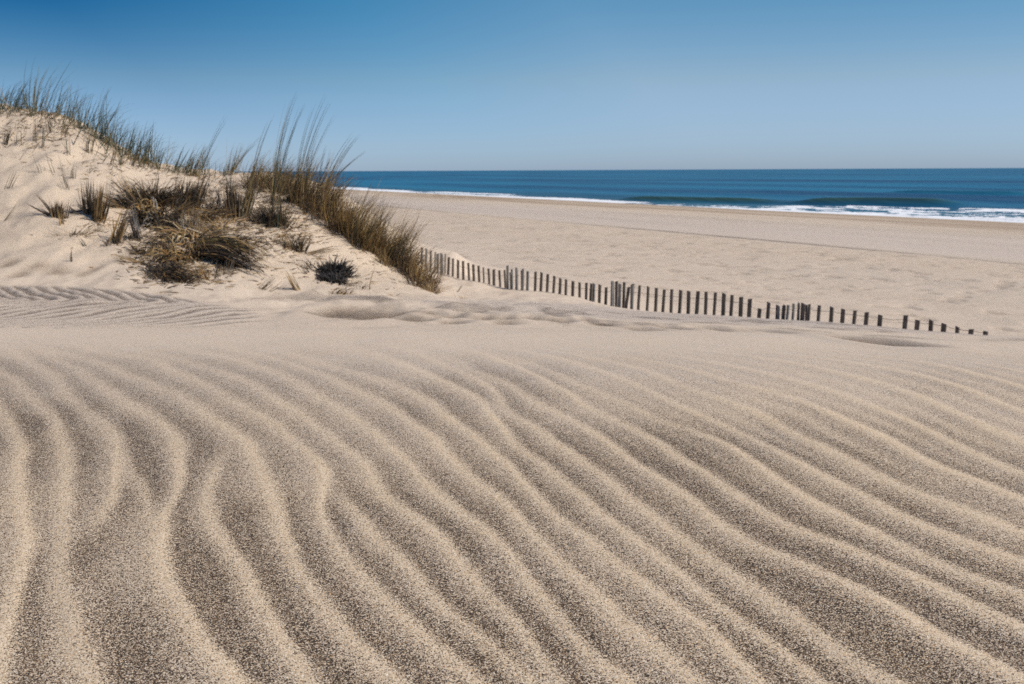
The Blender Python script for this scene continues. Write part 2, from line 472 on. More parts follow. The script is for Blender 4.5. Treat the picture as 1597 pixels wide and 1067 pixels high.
dmod = smooth(.25, .75, fbm(Xf * 3.2 + 9, Yf * 1.9, 3, 81)) * .5 + .18
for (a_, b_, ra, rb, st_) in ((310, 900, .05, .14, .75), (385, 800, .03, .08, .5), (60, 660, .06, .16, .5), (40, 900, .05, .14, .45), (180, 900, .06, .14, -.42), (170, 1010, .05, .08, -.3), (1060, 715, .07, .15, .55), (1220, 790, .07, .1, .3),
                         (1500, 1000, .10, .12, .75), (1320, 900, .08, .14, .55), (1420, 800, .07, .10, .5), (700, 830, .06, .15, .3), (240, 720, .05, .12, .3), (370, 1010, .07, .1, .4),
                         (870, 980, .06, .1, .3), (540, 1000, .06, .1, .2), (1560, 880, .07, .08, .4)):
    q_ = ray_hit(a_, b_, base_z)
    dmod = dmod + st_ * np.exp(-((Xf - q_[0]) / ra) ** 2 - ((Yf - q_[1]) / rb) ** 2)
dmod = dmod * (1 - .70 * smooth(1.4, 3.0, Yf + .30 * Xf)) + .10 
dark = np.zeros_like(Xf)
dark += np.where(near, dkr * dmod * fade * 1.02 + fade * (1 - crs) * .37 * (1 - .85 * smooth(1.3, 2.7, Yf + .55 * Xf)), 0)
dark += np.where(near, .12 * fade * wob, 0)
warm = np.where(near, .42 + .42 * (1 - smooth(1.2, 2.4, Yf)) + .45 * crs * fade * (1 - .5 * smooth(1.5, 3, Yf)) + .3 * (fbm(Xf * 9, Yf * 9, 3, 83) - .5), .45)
# the rippled lee hollow at the dune's foot, on the left
pxv, pyv = project(Xf, Yf, Zf)
midm = (Yf > 4.0) & (Yf < 8)
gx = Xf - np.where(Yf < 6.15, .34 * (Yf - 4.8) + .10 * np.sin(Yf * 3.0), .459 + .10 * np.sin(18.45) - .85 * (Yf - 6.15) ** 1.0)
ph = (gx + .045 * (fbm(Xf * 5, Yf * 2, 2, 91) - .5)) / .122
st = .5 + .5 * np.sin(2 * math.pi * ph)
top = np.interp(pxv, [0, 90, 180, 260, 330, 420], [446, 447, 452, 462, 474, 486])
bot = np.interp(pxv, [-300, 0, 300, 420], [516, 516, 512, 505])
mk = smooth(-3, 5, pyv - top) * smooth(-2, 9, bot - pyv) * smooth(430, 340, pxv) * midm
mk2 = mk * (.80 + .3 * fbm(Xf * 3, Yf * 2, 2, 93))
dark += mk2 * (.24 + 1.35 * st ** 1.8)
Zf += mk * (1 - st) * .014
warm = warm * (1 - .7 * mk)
dark += .06 * smooth(3.4, 4.4, Yf) * (Yf < 9)
# grey heavy-mineral crust on the far lip in front of the fence
g = smooth(5.6, 6.6, Yf) * (1 - smooth(8.5, 9.5, Yf)) * smooth(600, 950, pxv) * (1 - smooth(-54.5, -52, s))
dark += g * .24; warm *= (1 - .9 * g)
g2 = np.exp(-((Yf - 7.05) / .12) ** 2) * smooth(430, 560, pxv) * (1 - smooth(860, 960, pxv))
dark += .35 * g2; warm *= 1 - .7 * g2
hollow_shade = np.zeros_like(Xf)
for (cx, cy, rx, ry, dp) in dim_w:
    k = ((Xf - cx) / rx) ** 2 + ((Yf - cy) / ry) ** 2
    dark += .75 * np.exp(-k ** 1.3 * 1.5) * min(1, dp / .018); hollow_shade = hollow_shade + .5 * np.exp(-k * 1.3)  # shade of each hollow painted into the sand colour
duneface = smooth(7.0, 8.2, Yf) * smooth(-.05, -.12, Xf / np.maximum(Yf, .3)) * (Yf < 20)
warm += .12 * duneface; dark += .17 * duneface
mz = smooth(4.3, 5.2, Yf) * (1 - smooth(6.9, 7.6, Yf)) * smooth(330, 480, pxv) * (1 - smooth(-55, -53, s))
nzz = fbm(Xf * 3.1, Yf * 2.0, 3, 97)
dark += mz * .55 * smooth(.52, .68, nzz) * (1 - smooth(.68, .8, nzz) * .4)  # irregular patches: small footprint shadows painted as darker sand
# the beach
beach = smooth(-54, -50, s)
al = along(Xf, Yf)
tr = beach * (1 - smooth(-33, -29, s))
blot = smooth(.60, .78, fbm(Xf * 2.1, Yf * 2.1, 2, 37))
dark += tr * (.30 * blot + .22 * (fbm(Xf * .8, Yf * .8, 4, 33) - .35))
berm = np.exp(-((s + 30.0 + .35 * np.sin(al * .13)) / .62) ** 2) * beach
dark += 1.1 * berm * (.45 + fbm(al * .5, s * .3, 2, 51)); warm *= 1 - .6 * berm; warm -= .28 * beach * smooth(-30, -28, s) * (1 - smooth(-22, -12, s))
streak = fbm(s * .5, al * .035, 4, 55)
dark += beach * smooth(-30, -28, s) * .30 * (streak - .4) + .17 * beach
wet_shade = beach * (smooth(-14, -4, s) * .75 + .7 * smooth(-18, -10, s) * smooth(.5, .7, streak)) + smooth(-1.5, 0, s) * .3 + np.clip(hollow_shade, 0, .6)  # wet shore sand, plus the painted shade of the hollows
warm += beach * .20 * (fbm(s * .12, al * .03, 3, 57) - .5) * 2 + beach * .15 * smooth(-26, -10, s)
rough = .25 + .45 * tr + .2 * duneface
rough = np.where(near, .10, rough)
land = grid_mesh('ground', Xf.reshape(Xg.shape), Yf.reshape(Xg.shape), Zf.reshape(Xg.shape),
                 {'dark': np.clip(dark, 0, 1), 'warm': np.clip(warm, 0, 1), 'wet_shade': np.clip(wet_shade, 0, 1), 'rough': rough}, SAND)
tag(land, 'pale rippled dune sand running down to a wide beach', None, None, 'structure')


# ------------------------------------------------------------------ the sea
def sea_material():
    M = NT('sea_water')
    geo = M.node('ShaderNodeNewGeometry').outputs['Position']
    mp = M.node('ShaderNodeMapping'); mp.vector_type = 'POINT'
    mp.inputs['Rotation'].default_value = (0, 0, -math.atan2(SD[1], SD[0]))
    M.link(geo, mp.inputs['Vector'])
    st = M.node('ShaderNodeMapping'); st.inputs['Scale'].default_value = (.12, 1, 1); M.link(mp.outputs[0], st.inputs['Vector'])
    n1 = M.node('ShaderNodeTexNoise'); n1.inputs['Scale'].default_value = .9; n1.inputs['Detail'].default_value = 6; M.link(st.outputs[0], n1.inputs['Vector'])
    st2 = M.node('ShaderNodeMapping'); st2.inputs['Scale'].default_value = (.10, .55, 1); M.link(mp.outputs[0], st2.inputs['Vector'])
    n2 = M.node('ShaderNodeTexNoise'); n2.inputs['Scale'].default_value = .055; n2.inputs['Detail'].default_value = 3; M.link(st2.outputs[0], n2.inputs['Vector'])
    shal = M.attr('shallow'); foam = M.attr('foam')
    deep = M.ramp(n2.outputs[0], [(.40, SEA[0]), (.50, SEA[1]), (.61, SEA[2])])
    body = M.mix(shal, deep, (.035, .075, .060))
    fn = M.node('ShaderNodeTexNoise'); fn.inputs['Scale'].default_value = 1.4; fn.inputs['Detail'].default_value = 6; M.link(geo, fn.inputs['Vector'])
    f = M.math('ADD', foam, M.math('MULTIPLY', M.math('SUBTRACT', fn.outputs[0], .5), 1.5))
    f = M.math('MULTIPLY', M.math('SUBTRACT', f, .42), 5, clamp=True)
    f = M.math('MULTIPLY', f, M.math('GREATER_THAN', foam, .02))
    M.link(M.mix(f, body, (.82, .83, .84)), M.b.inputs['Base Color'])
    M.link(M.math('ADD', .32, M.math('MULTIPLY', f, .5)), M.b.inputs['Roughness'])
    M.b.inputs['IOR'].default_value = 1.33
    M.b.inputs['Specular IOR Level'].default_value = .14
    b = M.node('ShaderNodeBump'); b.inputs['Strength'].default_value = .8; b.inputs['Distance'].default_value = .35
    M.link(n1.outputs[0], b.inputs['Height']); M.link(b.outputs[0], M.b.inputs['Normal'])
    return M.m


SEA = [(.003, .042, .098), (.008, .100, .180), (.012, .140, .235)]
sr_ = np.concatenate([np.exp(np.arange(math.log(30), math.log(420), .0035)), np.exp(np.arange(math.log(420), math.log(22000), .03))])
su = np.concatenate([-np.geomspace(2.2, .62, 20)[:-1], np.arange(-.62, .62, .0022), np.geomspace(.62, 3.0, 40)])
SX = (sr_[:, None] * su[None]).ravel(); SY = (sr_[:, None] * np.ones_like(su)[None]).ravel()
ss = shore(SX, SY); sa = along(SX, SY)
near_w = 1 - smooth(150, 380, SY)
sz = np.full_like(SX, SEA_Z)
wav = np.sin((ss + 3 * (fbm(sa * .03, ss * .02, 2, 61) - .5) * 6) * 2 * math.pi / 17.0)
sz += near_w * (.10 * wav * (.3 + 1.2 * fbm(sa * .02 + 5, ss * .05, 2, 63)) + .10 * (fbm(ss * .7, sa * .12, 4, 65) - .5)) * smooth(1, 8, ss)


def swell(pa, pb, py, hgt, wid):
    qa, qb = on_plane(pa, py, SEA_Z), on_plane(pb, py, SEA_Z)
    qa = on_plane(pa, py - (0 if pa < pb else 0), SEA_Z)
    return qa, qb


def add_swell(pts, hgt, front, back):
    global sz
    w = [on_plane(a, b, SEA_Z) for a, b in pts]
    aa = np.array([along(q[0], q[1]) for q in w]); sc = np.array([shore(q[0], q[1]) for q in w])
    o = np.argsort(aa); aa, sc = aa[o], sc[o]
    c = np.interp(sa, aa, sc)
    e = (aa[-1] - aa[0]) * .22
    win = smooth(aa[0] - e * .3, aa[0] + e, sa) * (1 - smooth(aa[-1] - e, aa[-1] + e * .3, sa))
    d = ss - c
    prof = np.where(d < 0, np.exp(-(d / front) ** 2), np.exp(-(d / back) ** 2))
    sz += hgt * win * prof
    return win * prof


sw = add_swell([(960, 311), (1080, 313.5), (1215, 316)], .50, .9, 3.0)
sw = np.maximum(sw, add_swell([(1225, 316), (1350, 317.5), (1500, 322)], .62, 1.1, 3.4))
sw = np.maximum(sw, .4 * add_swell([(1380, 300), (1500, 302), (1620, 304)], .50, 1.6, 4))
spx, spy = project(SX, SY, sz)
ft = np.interp(spx, [300, 552, 638, 741, 786, 844, 913, 982, 1047, 1112, 1187, 1262, 1336, 1411, 1486, 1594, 1800],
               [281, 292.3, 297, 301, 302.5, 305.5, 310, 314.3, 316.3, 319, 321.5, 320.5, 320.5, 323, 325, 325, 326])
rel = (spy - ft)
foam = smooth(-1.5, 1.5, rel) * (SY < 700)
wide = smooth(1000, 1300, spx)
lum = fbm(ss * .75, sa * .34, 4, 67)
band = np.interp(spx, [552, 800, 1000, 1187, 1262, 1411, 1594], [3.5, 4, 4.5, 9, 15, 20, 24])
foam = foam * (1 - .95 * wide * smooth(.42, .54, lum) * smooth(.85, .5, rel / band))
thin = fbm(sa * .045, ss * .1, 3, 68)
foam = foam * (1 - (1 - wide) * .72 * smooth(.44, .64, thin) * smooth(1.3, .4, rel / band))
foam = np.maximum(foam, smooth(2.4, .6, ss) * (ss < 4) * (.50 + .5 * wide))
sz += foam * wide * (.30 * smooth(.40, .7, lum) + .12 * (fbm(ss * 1.6, sa * 1.2, 3, 69) - .5)) * smooth(0, 3, ss)
sz = np.where(ss < 1.2, np.minimum(sz, SEA_Z + .03), sz)
shallow = np.clip(smooth(26, 3, ss) * .45 + sw * .95, 0, 1) * near_w
sea = grid_mesh('sea', SX.reshape(len(sr_), -1), SY.reshape(len(sr_), -1), sz.reshape(len(sr_), -1), {'foam': foam, 'shallow': shallow}, sea_material())
tag(sea, 'deep blue sea with a white line of surf', None, None, 'structure')


# ------------------------------------------------------------------ grass
def blade_mat():
    M = NT('grass_blade')
    a = M.node('ShaderNodeAttribute', attribute_name='tint')
    M.link(a.outputs['Color'], M.b.inputs['Base Color'])
    M.b.inputs['Roughness'].default_value = .55; M.b.inputs['Specular IOR Level'].default_value = .35
    return M.m


GM = blade_mat()
GREEN = [(.030, .050, .038), (.045, .065, .045), (.06, .075, .04), (.10, .10, .05), (.22, .19, .10)]
OLIVE = [(.08, .07, .035), (.18, .135, .055), (.24, .165, .065), (.13, .09, .04), (.34, .24, .10), (.06, .055, .035)]
GOLD = [(.34, .205, .07), (.42, .27, .10), (.24, .14, .055), (.48, .34, .16), (.14, .085, .04), (.30, .17, .06)]
STRAW = [(.36, .24, .11), (.46, .34, .19), (.26, .17, .08), (.40, .24, .09), (.15, .10, .06), (.50, .42, .30)]
DARK = [(.018, .015, .014), (.035, .028, .022), (.06, .045, .03), (.10, .07, .04)]
BROWN = [(.06, .04, .025), (.10, .065, .035), (.15, .10, .05), (.04, .03, .02), (.22, .14, .06)]
GREY = [(.30, .28, .25), (.20, .18, .16), (.12, .10, .09)]


def nrm(v): return v / (np.linalg.norm(v, axis=-1, keepdims=True) + 1e-9)


def blades_mesh(name, base, d0, d1, ln, wd, tint, seg=6, pw=1.4):
    """tapered three-sided blades bending from direction d0 to d1"""
    n = len(base)
    base = np.asarray(base, float); d0 = nrm(np.asarray(d0, float)); d1 = nrm(np.asarray(d1, float))
    ln = np.asarray(ln, float); wd = np.asarray(wd, float)
    ts = np.linspace(0, 1, seg + 1)
    pts = [base]; p = base
    for k in range(seg):
        tm = (ts[k] + ts[k + 1]) / 2
        d = nrm(d0 * (1 - tm ** pw) + d1 * tm ** pw)
        p = p + d * (ln / seg)[:, None]; pts.append(p)
    pts = np.stack(pts, 1)
    side = nrm(np.cross(d0, rng.normal(size=(n, 3))))
    oth = nrm(np.cross(d0, side))
    prof = np.clip((1 - ts) ** .6, .06, 1) * np.where(ts < .05, .8, 1)
    vs = np.zeros((n, seg + 1, 3, 3))
    for j, an in enumerate((0, 2.094, 4.189)):
        off = side * math.cos(an) + oth * math.sin(an) * .55
        vs[:, :, j] = pts + off[:, None] * (wd[:, None] * prof[None])[..., None] * .5
    v = vs.reshape(-1, 3)
    b = (np.arange(n) * (seg + 1) * 3)[:, None, None]
    k = (np.arange(seg) * 3)[None, :, None]; j = np.arange(3)[None, None]; j2 = (j + 1) % 3
    q = np.stack([b + k + j, b + k + j2, b + k + 3 + j2, b + k + 3 + j], -1).reshape(-1, 4)
    me = bpy.data.meshes.new(name)
    me.vertices.add(len(v)); me.vertices.foreach_set('co', v.astype(np.float32).ravel())
    me.loops.add(q.size); me.loops.foreach_set('vertex_index', q.astype(np.int32).ravel())
    me.polygons.add(len(q)); me.polygons.foreach_set('loop_start', np.arange(0, q.size, 4, dtype=np.int32))
    me.polygons.foreach_set('use_smooth', np.ones(len(q), bool))
    a = me.attributes.new('tint', 'FLOAT_COLOR', 'POINT')
    c = np.ones((len(v), 4), np.float32)
    c[:, :3] = np.repeat(np.asarray(tint), (seg + 1) * 3, axis=0)
    a.data.foreach_set('color', c.ravel())
    me.update(calc_edges=True); me.materials.append(GM)
    return me


def pick(pal, n):
    i = rng.integers(0, len(pal), n); c = np.array(pal)[i]
    return c * rng.uniform(.75, 1.3, (n, 1))


def px2m(q, p): return p * q[1] / F


SCALE = dict(h=1.0, w=1.0, n=1.0)


def clump_data(px, py, rad, n, h, d0=(.1, 0, 1), d1=(.6, -.1, .5), jit=.3, jit1=.4, w=.006, pal=OLIVE, sink=.03, spready=None):
    """rad, h in photo pixels at the clump's distance"""
    h = h * SCALE['h']; w = w * SCALE['w']; n = int(n * SCALE['n'])
    c = ray_hit(px, py, land_z)
    r = px2m(c, rad); ry = r if spready is None else px2m(c, spready)
    an = rng.uniform(0, 2 * math.pi, n); rd = np.sqrt(rng.uniform(0, 1, n))
    ks = max(1, n // 16); sid = rng.integers(0, ks, n)        # blades stand in shoots
    if ks > 1:
        an = rng.uniform(0, 2 * math.pi, ks)[sid]; rd = np.sqrt(rng.uniform(0, 1, ks))[sid]
    lean = rng.normal(size=(ks, 3))[sid] * jit * .9; lean1 = rng.normal(size=(ks, 3))[sid] * jit1 * .9
    hv = (rng.uniform(.42, 1.22, ks) if ks > 1 else np.ones(1))[sid]
    sp = min(r, .018 + r * .10)
    bx = c[0] + np.cos(an) * rd * r + rng.normal(size=n) * sp; by = c[1] + np.sin(an) * rd * ry + rng.normal(size=n) * sp
    bz = land_z(bx, by) - sink
    a0 = np.array(d0)[None] + rng.normal(size=(n, 3)) * jit * .7 + lean
    a0[:, :2] += np.stack([np.cos(an), np.sin(an)], 1) * (rd * jit * .9)[:, None]
    a0[:, 2] = np.abs(a0[:, 2]) if d0[2] > 0 else a0[:, 2]
    a1 = np.array(d1)[None] + rng.normal(size=(n, 3)) * jit1 * .7 + lean1
    hh = px2m(c, h)
    ln = hh * rng.uniform(.5, 1.05, n) * hv + sink
    return c, np.stack([bx, by, bz], 1), a0, a1, ln, w * rng.uniform(.6, 1.3, n), pick(pal, n)


def clump(name, label, cat, group, layers, px=None, py=None, extra=None, parts=None):
    """layers: list of dicts for clump_data; one thing"""
    D = [clump_data(**l) for l in layers]
    c = D[0][0]
    root = c.copy()
    cat_ = [np.concatenate([d[i] for d in D]) for i in range(1, 7)]
    if extra:
        for e in extra:
            for i in range(6): cat_[i] = np.concatenate([cat_[i], e[i]])
    base = cat_[0] - root[None]
    if parts:                                   # an Empty at the foot, one mesh for each differently looking part
        o = bpy.data.objects.new(name, None); o.empty_display_size = .05; o.location = root; col.objects.link(o)
        for pn, idx in parts.items():
            sel = [D[i] for i in idx]
            arr = [np.concatenate([d[i] for d in sel]) for i in range(1, 7)]
            me = blades_mesh(pn, arr[0] - root[None], *arr[1:])
            c_ = bpy.data.objects.new(pn, me); c_.parent = o; col.objects.link(c_)
        for e in (extra or []):
            for k in range(len(e[0])):
                me = blades_mesh('stalk', e[0][k:k + 1] - root[None], *[e[i][k:k + 1] for i in range(1, 6)], seg=10)
                c_ = bpy.data.objects.new('stalk', me); c_.parent = o; col.objects.link(c_)
    else:
        me = blades_mesh(name, base, *cat_[1:])
        o = bpy.data.objects.new(name, me); o.location = root; col.objects.link(o)
    return tag(o, label, cat, group, 'thing')


def stems(tips, Yref, w=.006, pal=OLIVE, rep=1, spread=3):
    """explicit stems: (base px, base py, tip px, tip py)"""
    B, A0, A1, Ln = [], [], [], []
    for (x0, y0, x1, y1) in tips:
        for k in range(rep):
            j = (rnd.gauss(0, spread), rnd.gauss(0, spread)) if k else (0, 0)
            b = ray_hit(x0 + j[0] * .4, y0, land_z); b = b - np.array([0, 0, .02])
            t = P(x1 + j[0], y1 + j[1], b[1] + rnd.uniform(-.15, .15))
            d = t - b; ln = np.linalg.norm(d)
            dd = d / ln
            B.append(b); A0.append(dd + np.array([-.08, 0, .05])); A1.append(dd + np.array([.18, 0, -.10])); Ln.append(ln * 1.01)
    n = len(B)
    return [np.array(B), np.array(A0), np.array(A1), np.array(Ln), w * rng.uniform(.7, 1.2, n), pick(pal, n)]


UPR = dict(d0=(.15, 0, 1), d1=(.75, 0, .55))
CG = 'green beach grass tufts along the dune crest'
FG = 'small grass tufts on the upper dune face'
DG = 'dried brown grass clumps down the seaward edge of the dune'
MG = 'matted dead grass clumps on the dune face'
TG = 'tall thin grass stalks standing on the dune shoulder'
# --- crest tufts
crest = [
    (1, 168, 12, 54, 'sparse green tuft on the dune crest at the very left edge'),
    (22, 168, 12, 62, 'upright dark green tuft on the crest, second from the left edge'),
    (45, 170, 10, 78, 'tuft on the flat crest top with one tall thin blade against the sky'),
    (62, 173, 14, 90, 'crest tuft whose long blades sweep right across the sky'),
    (88, 178, 10, 60, 'short tuft where the flat crest top ends'),
    (105, 184, 14, 62, 'tuft on the crest shoulder just as the dune starts to fall'),
    (128, 198, 20, 62, 'full green tuft on the first steep stretch of the crest'),
    (150, 213, 22, 66, 'dense upright green tuft midway down the steep crest'),
    (168, 222, 26, 88, 'tallest dense tuft on the crest slope, dark blade rising straight'),
    (180, 232, 16, 62, 'green tuft right of the tallest crest tuft'),
    (196, 240, 22, 66, 'windswept tuft of curved blades leaning right on the lower crest'),
    (214, 248, 24, 58, 'bushy dark tuft on the lower crest slope'),
    (230, 254, 20, 70, 'dark tuft with a straight blade where the crest levels out'),
    (248, 262, 12, 58, 'thin tuft with long airy blades where the crest levels out'),
    (272, 268, 12, 50, 'wispy tuft on the low saddle left of the dip'),
    (292, 270, 14, 46, 'pale brown wispy tuft on the low saddle'),
    (318, 271, 14, 48, 'low wispy tuft in the saddle below the lone tall blade'),
    (345, 272, 9, 26, 'short thin tuft in the dip where the sea peeps over'),
]
for (px, py, n, h, lab) in crest:
    clump('beach_grass', lab, 'grass tuft', CG, [
        dict(px=px, py=py + 2, rad=9, n=n // 2 + 5, h=h, d0=(.12, 0, 1), d1=(.55, 0, .85), jit=.13, jit1=.25, w=.0105, pal=GREEN),
        dict(px=px + 2, py=py + 2, rad=11, n=n // 2 + 4, h=h * 1.05, d0=(.3, 0, 1), d1=(1.4, 0, .0), jit=.2, jit1=.3, w=.0055, pal=GREEN + [(.30, .27, .2)]),
        dict(px=px, py=py + 4, rad=14, n=n // 2 + 4, h=h * .35, d0=(.1, 0, .8), d1=(.8, 0, .1), jit=.5, jit1=.5, w=.008, pal=STRAW)])
# --- upper face tufts
face = [
    (8, 226, 16, 36, (.35, 0, 1), 'leaning straw and green tuft on the face at the left edge'),
    (28, 226, 7, 44, (0, 0, 1), 'straight dark tuft with pale blades beside it, high on the face near the left edge'),
    (55, 220, 8, 52, (.05, 0, 1), 'tuft with one long dark blade reaching the crest line'),
    (66, 230, 8, 42, (.1, 0, 1), 'narrow dark tuft just below and right of the long blade'),
    (80, 206, 10, 42, (.0, 0, 1), 'green tuft near the top with a broad dark middle'),
    (92, 208, 8, 42, (.45, 0, 1), 'slanting thin tuft under the crest shoulder'),
    (105, 240, 6, 44, (.02, 0, 1), 'single straight dark blade tuft in open sand with a low heap beside it'),
    (138, 238, 16, 36, (.1, 0, 1), 'brown stubby tuft below the steep crest'),
    (172, 257, 7, 40, (.25, 0, 1), 'thin tuft leaning right under the steep crest'),
    (188, 258, 12, 24, (.1, 0, 1), 'short dark tuft with a shadow to its left on the smooth face'),
    (205, 258, 8, 34, (.3, 0, 1), 'sparse slanting tuft under the lower crest'),
    (222, 262, 8, 34, (.05, 0, 1), 'thin stem tuft just under the lower crest'),
    (12, 294, 7, 44, (.4, 0, 1), 'bent dark blade low on the left of the face with its foot folded'),
    (108, 294, 8, 58, (-.3, 0, 1), 'long blade tuft leaning left in open sand'),
    (114, 278, 9, 26, (.02, 0, 1), 'short dark tuft behind the left leaning blade'),
    (133, 269, 5, 20, (.9, 0, 1), 'little twig of grass slanting right in open sand'),
    (3, 345, 3, 48, (.75, 0, 1), 'lone thin blade slanting up from the left edge'),
    (63, 270, 3, 44, (-.35, 0, 1), 'lone fine stem leaning left on the smooth face'),
    (85, 270, 3, 42, (-.3, 0, 1), 'lone fine stem beside another, farther right on the smooth face'),
    (112, 409, 5, 26, (.05, 0, 1), 'tiny forked twig low in the bare sand'),
    (135, 385, 7, 20, (-.5, 0, .8), 'crumpled dark sprig on the lower bare sand'),
]
for (px, py, n, h, d, lab) in face:
    clump('grass_sprig', lab, 'grass sprig', FG, [
        dict(px=px, py=py, rad=2.2, n=n, h=h, d0=d, d1=(d[0] + .15, 0, d[2]), jit=.08, jit1=.12, w=.0075, pal=BROWN + GREEN[:3]),
        dict(px=px, py=py, rad=4, n=max(2, n // 3), h=h * .5, d0=(d[0], 0, .6), d1=(d[0] + .5, 0, -.2), jit=.4, jit1=.4, w=.005, pal=STRAW + BROWN)])

# --- middle tufts and mats
SCALE.update(h=1.12, w=1.5, n=1.3)
def mk(name, lab, cat, grp, layers, extra=None, parts=None): return clump(name, lab, cat, grp, layers, extra=extra, parts=parts)


mk('grass_stubble', 'splayed brown stub with two dark blades pointing left, in open sand', 'grass clump', MG, [
    dict(px=92, py=341, rad=7, n=54, h=36, d0=(0, 0, 1), d1=(.1, 0, 1), jit=.14, jit1=.1, w=.010, pal=BROWN),
    dict(px=90, py=339, rad=3, n=10, h=40, d0=(-.9, 0, .55), d1=(-1, 0, .6), jit=.08, jit1=.08, w=.012, pal=DARK),
    dict(px=88, py=336, rad=2, n=9, h=38, d0=(-.55, 0, .8), d1=(-.6, 0, .8), jit=.05, jit1=.05, w=.010, pal=BROWN),
    dict(px=96, py=350, rad=2, n=6, h=22, d0=(0, 0, 1), d1=(0, 0, 1), jit=.06, jit1=.06, w=.008, pal=GOLD)])
mk('grass_stubble', 'upright pair of brown stubby bunches with an orange root, left of the great mat', 'grass clump', MG, [
    dict(px=152, py=342, rad=5, n=60, h=58, d0=(.28, 0, 1), d1=(.3, 0, 1), jit=.10, jit1=.1, w=.010, pal=BROWN + GOLD[:1]),
    dict(px=143, py=332, rad=5, n=40, h=44, d0=(-.05, 0, 1), d1=(0, 0, 1), jit=.10, jit1=.1, w=.009, pal=BROWN + DARK),
    dict(px=134, py=330, rad=9, n=26, h=28, d0=(-.6, 0, .5), d1=(-.5, 0, .3), jit=.35, jit1=.3, w=.009, pal=DARK),
    dict(px=154, py=343, rad=5, n=18, h=26, d0=(.8, -.3, .2), d1=(.9, -.4, -.3), jit=.4, jit1=.3, w=.007, pal=GOLD + STRAW)])
mk('grass_stubble', 'small dark sprawling knot under the brown stub pair', 'grass clump', MG, [
    dict(px=116, py=368, rad=6, n=26, h=20, d0=(0, 0, .7), d1=(.3, 0, .1), jit=.6, jit1=.6, w=.007, pal=DARK + BROWN),
    dict(px=112, py=367, rad=4, n=10, h=42, d0=(-.9, 0, .3), d1=(-.9, 0, .05), jit=.3, jit1=.3, w=.004, pal=STRAW),
    dict(px=120, py=367, rad=4, n=14, h=50, d0=(.9, 0, .35), d1=(.9, 0, -.1), jit=.25, jit1=.3, w=.004, pal=STRAW)])
mk('grass_stubble', 'brown stick-like clump leaning right out of a ragged dark base', 'grass clump', MG, [
    dict(px=178, py=377, rad=4, n=20, h=56, d0=(.42, 0, 1), d1=(.45, 0, 1), jit=.06, jit1=.06, w=.009, pal=GOLD + BROWN),
    dict(px=174, py=380, rad=10, n=60, h=20, d0=(-.1, -.2, .6), d1=(-.2, -.3, -.1), jit=.6, jit1=.6, w=.008, pal=DARK),
    dict(px=182, py=374, rad=3, n=6, h=40, d0=(0, 0, 1), d1=(0, 0, 1), jit=.06, jit1=.06, w=.006, pal=BROWN)])
SCALE.update(h=1.3, w=1.6, n=1.6)
mk('grass_mat', 'great tangled mat of dead grass with a rounded dark top and orange roots', 'grass clump', MG, [
    dict(px=226, py=322, rad=16, n=260, h=48, d0=(-.35, 0, 1), d1=(-.9, -.2, .1), jit=.4, jit1=.4, w=.008, pal=BROWN + DARK),
    dict(px=238, py=318, rad=16, n=220, h=42, d0=(.2, 0, 1), d1=(.9, -.2, -.1), jit=.4, jit1=.45, w=.008, pal=BROWN + DARK),
    dict(px=234, py=345, rad=14, n=160, h=34, d0=(.1, -.6, .5), d1=(.2, -.6, -.9), jit=.45, jit1=.4, w=.010, pal=DARK + BROWN),
    dict(px=240, py=345, rad=11, n=40, h=46, d0=(.1, -.6, .9), d1=(.2, -.7, -.3), jit=.5, jit1=.4, w=.017, pal=STRAW + GREY),
    dict(px=240, py=322, rad=10, n=64, h=48, d0=(-.1, -.7, .5), d1=(.05, -.7, -1), jit=.25, jit1=.25, w=.012, pal=STRAW[:1] + GOLD),
    dict(px=216, py=326, rad=5, n=26, h=48, d0=(-.9, -.2, .25), d1=(-.9, -.1, .5), jit=.15, jit1=.15, w=.009, pal=GOLD + STRAW),
    dict(px=218, py=322, rad=5, n=16, h=48, d0=(-.25, -.5, 1), d1=(-.3, -.4, 1), jit=.2, jit1=.1, w=.011, pal=GREY + STRAW),
    dict(px=214, py=372, rad=3, n=9, h=50, d0=(0, -.3, 1), d1=(.05, -.3, 1), jit=.12, jit1=.1, w=.010, pal=GREY)])
mk('grass_mat', 'dark upright bunch rising behind the great mat, flaring right', 'grass clump', MG, [
    dict(px=292, py=322, rad=12, n=170, h=40, d0=(.25, 0, 1), d1=(.5, 0, .9), jit=.18, jit1=.15, w=.009, pal=BROWN + DARK),
    dict(px=278, py=322, rad=16, n=150, h=36, d0=(.0, 0, 1), d1=(.9, 0, .5), jit=.4, jit1=.4, w=.007, pal=BROWN + GREY[1:]),
    dict(px=275, py=352, rad=14, n=140, h=34, d0=(-.1, -.6, .5), d1=(.1, -.6, -.8), jit=.5, jit1=.4, w=.010, pal=DARK),
    dict(px=262, py=338, rad=12, n=80, h=50, d0=(.8, -.2, .6), d1=(1, 0, .4), jit=.3, jit1=.3, w=.006, pal=BROWN + STRAW)])
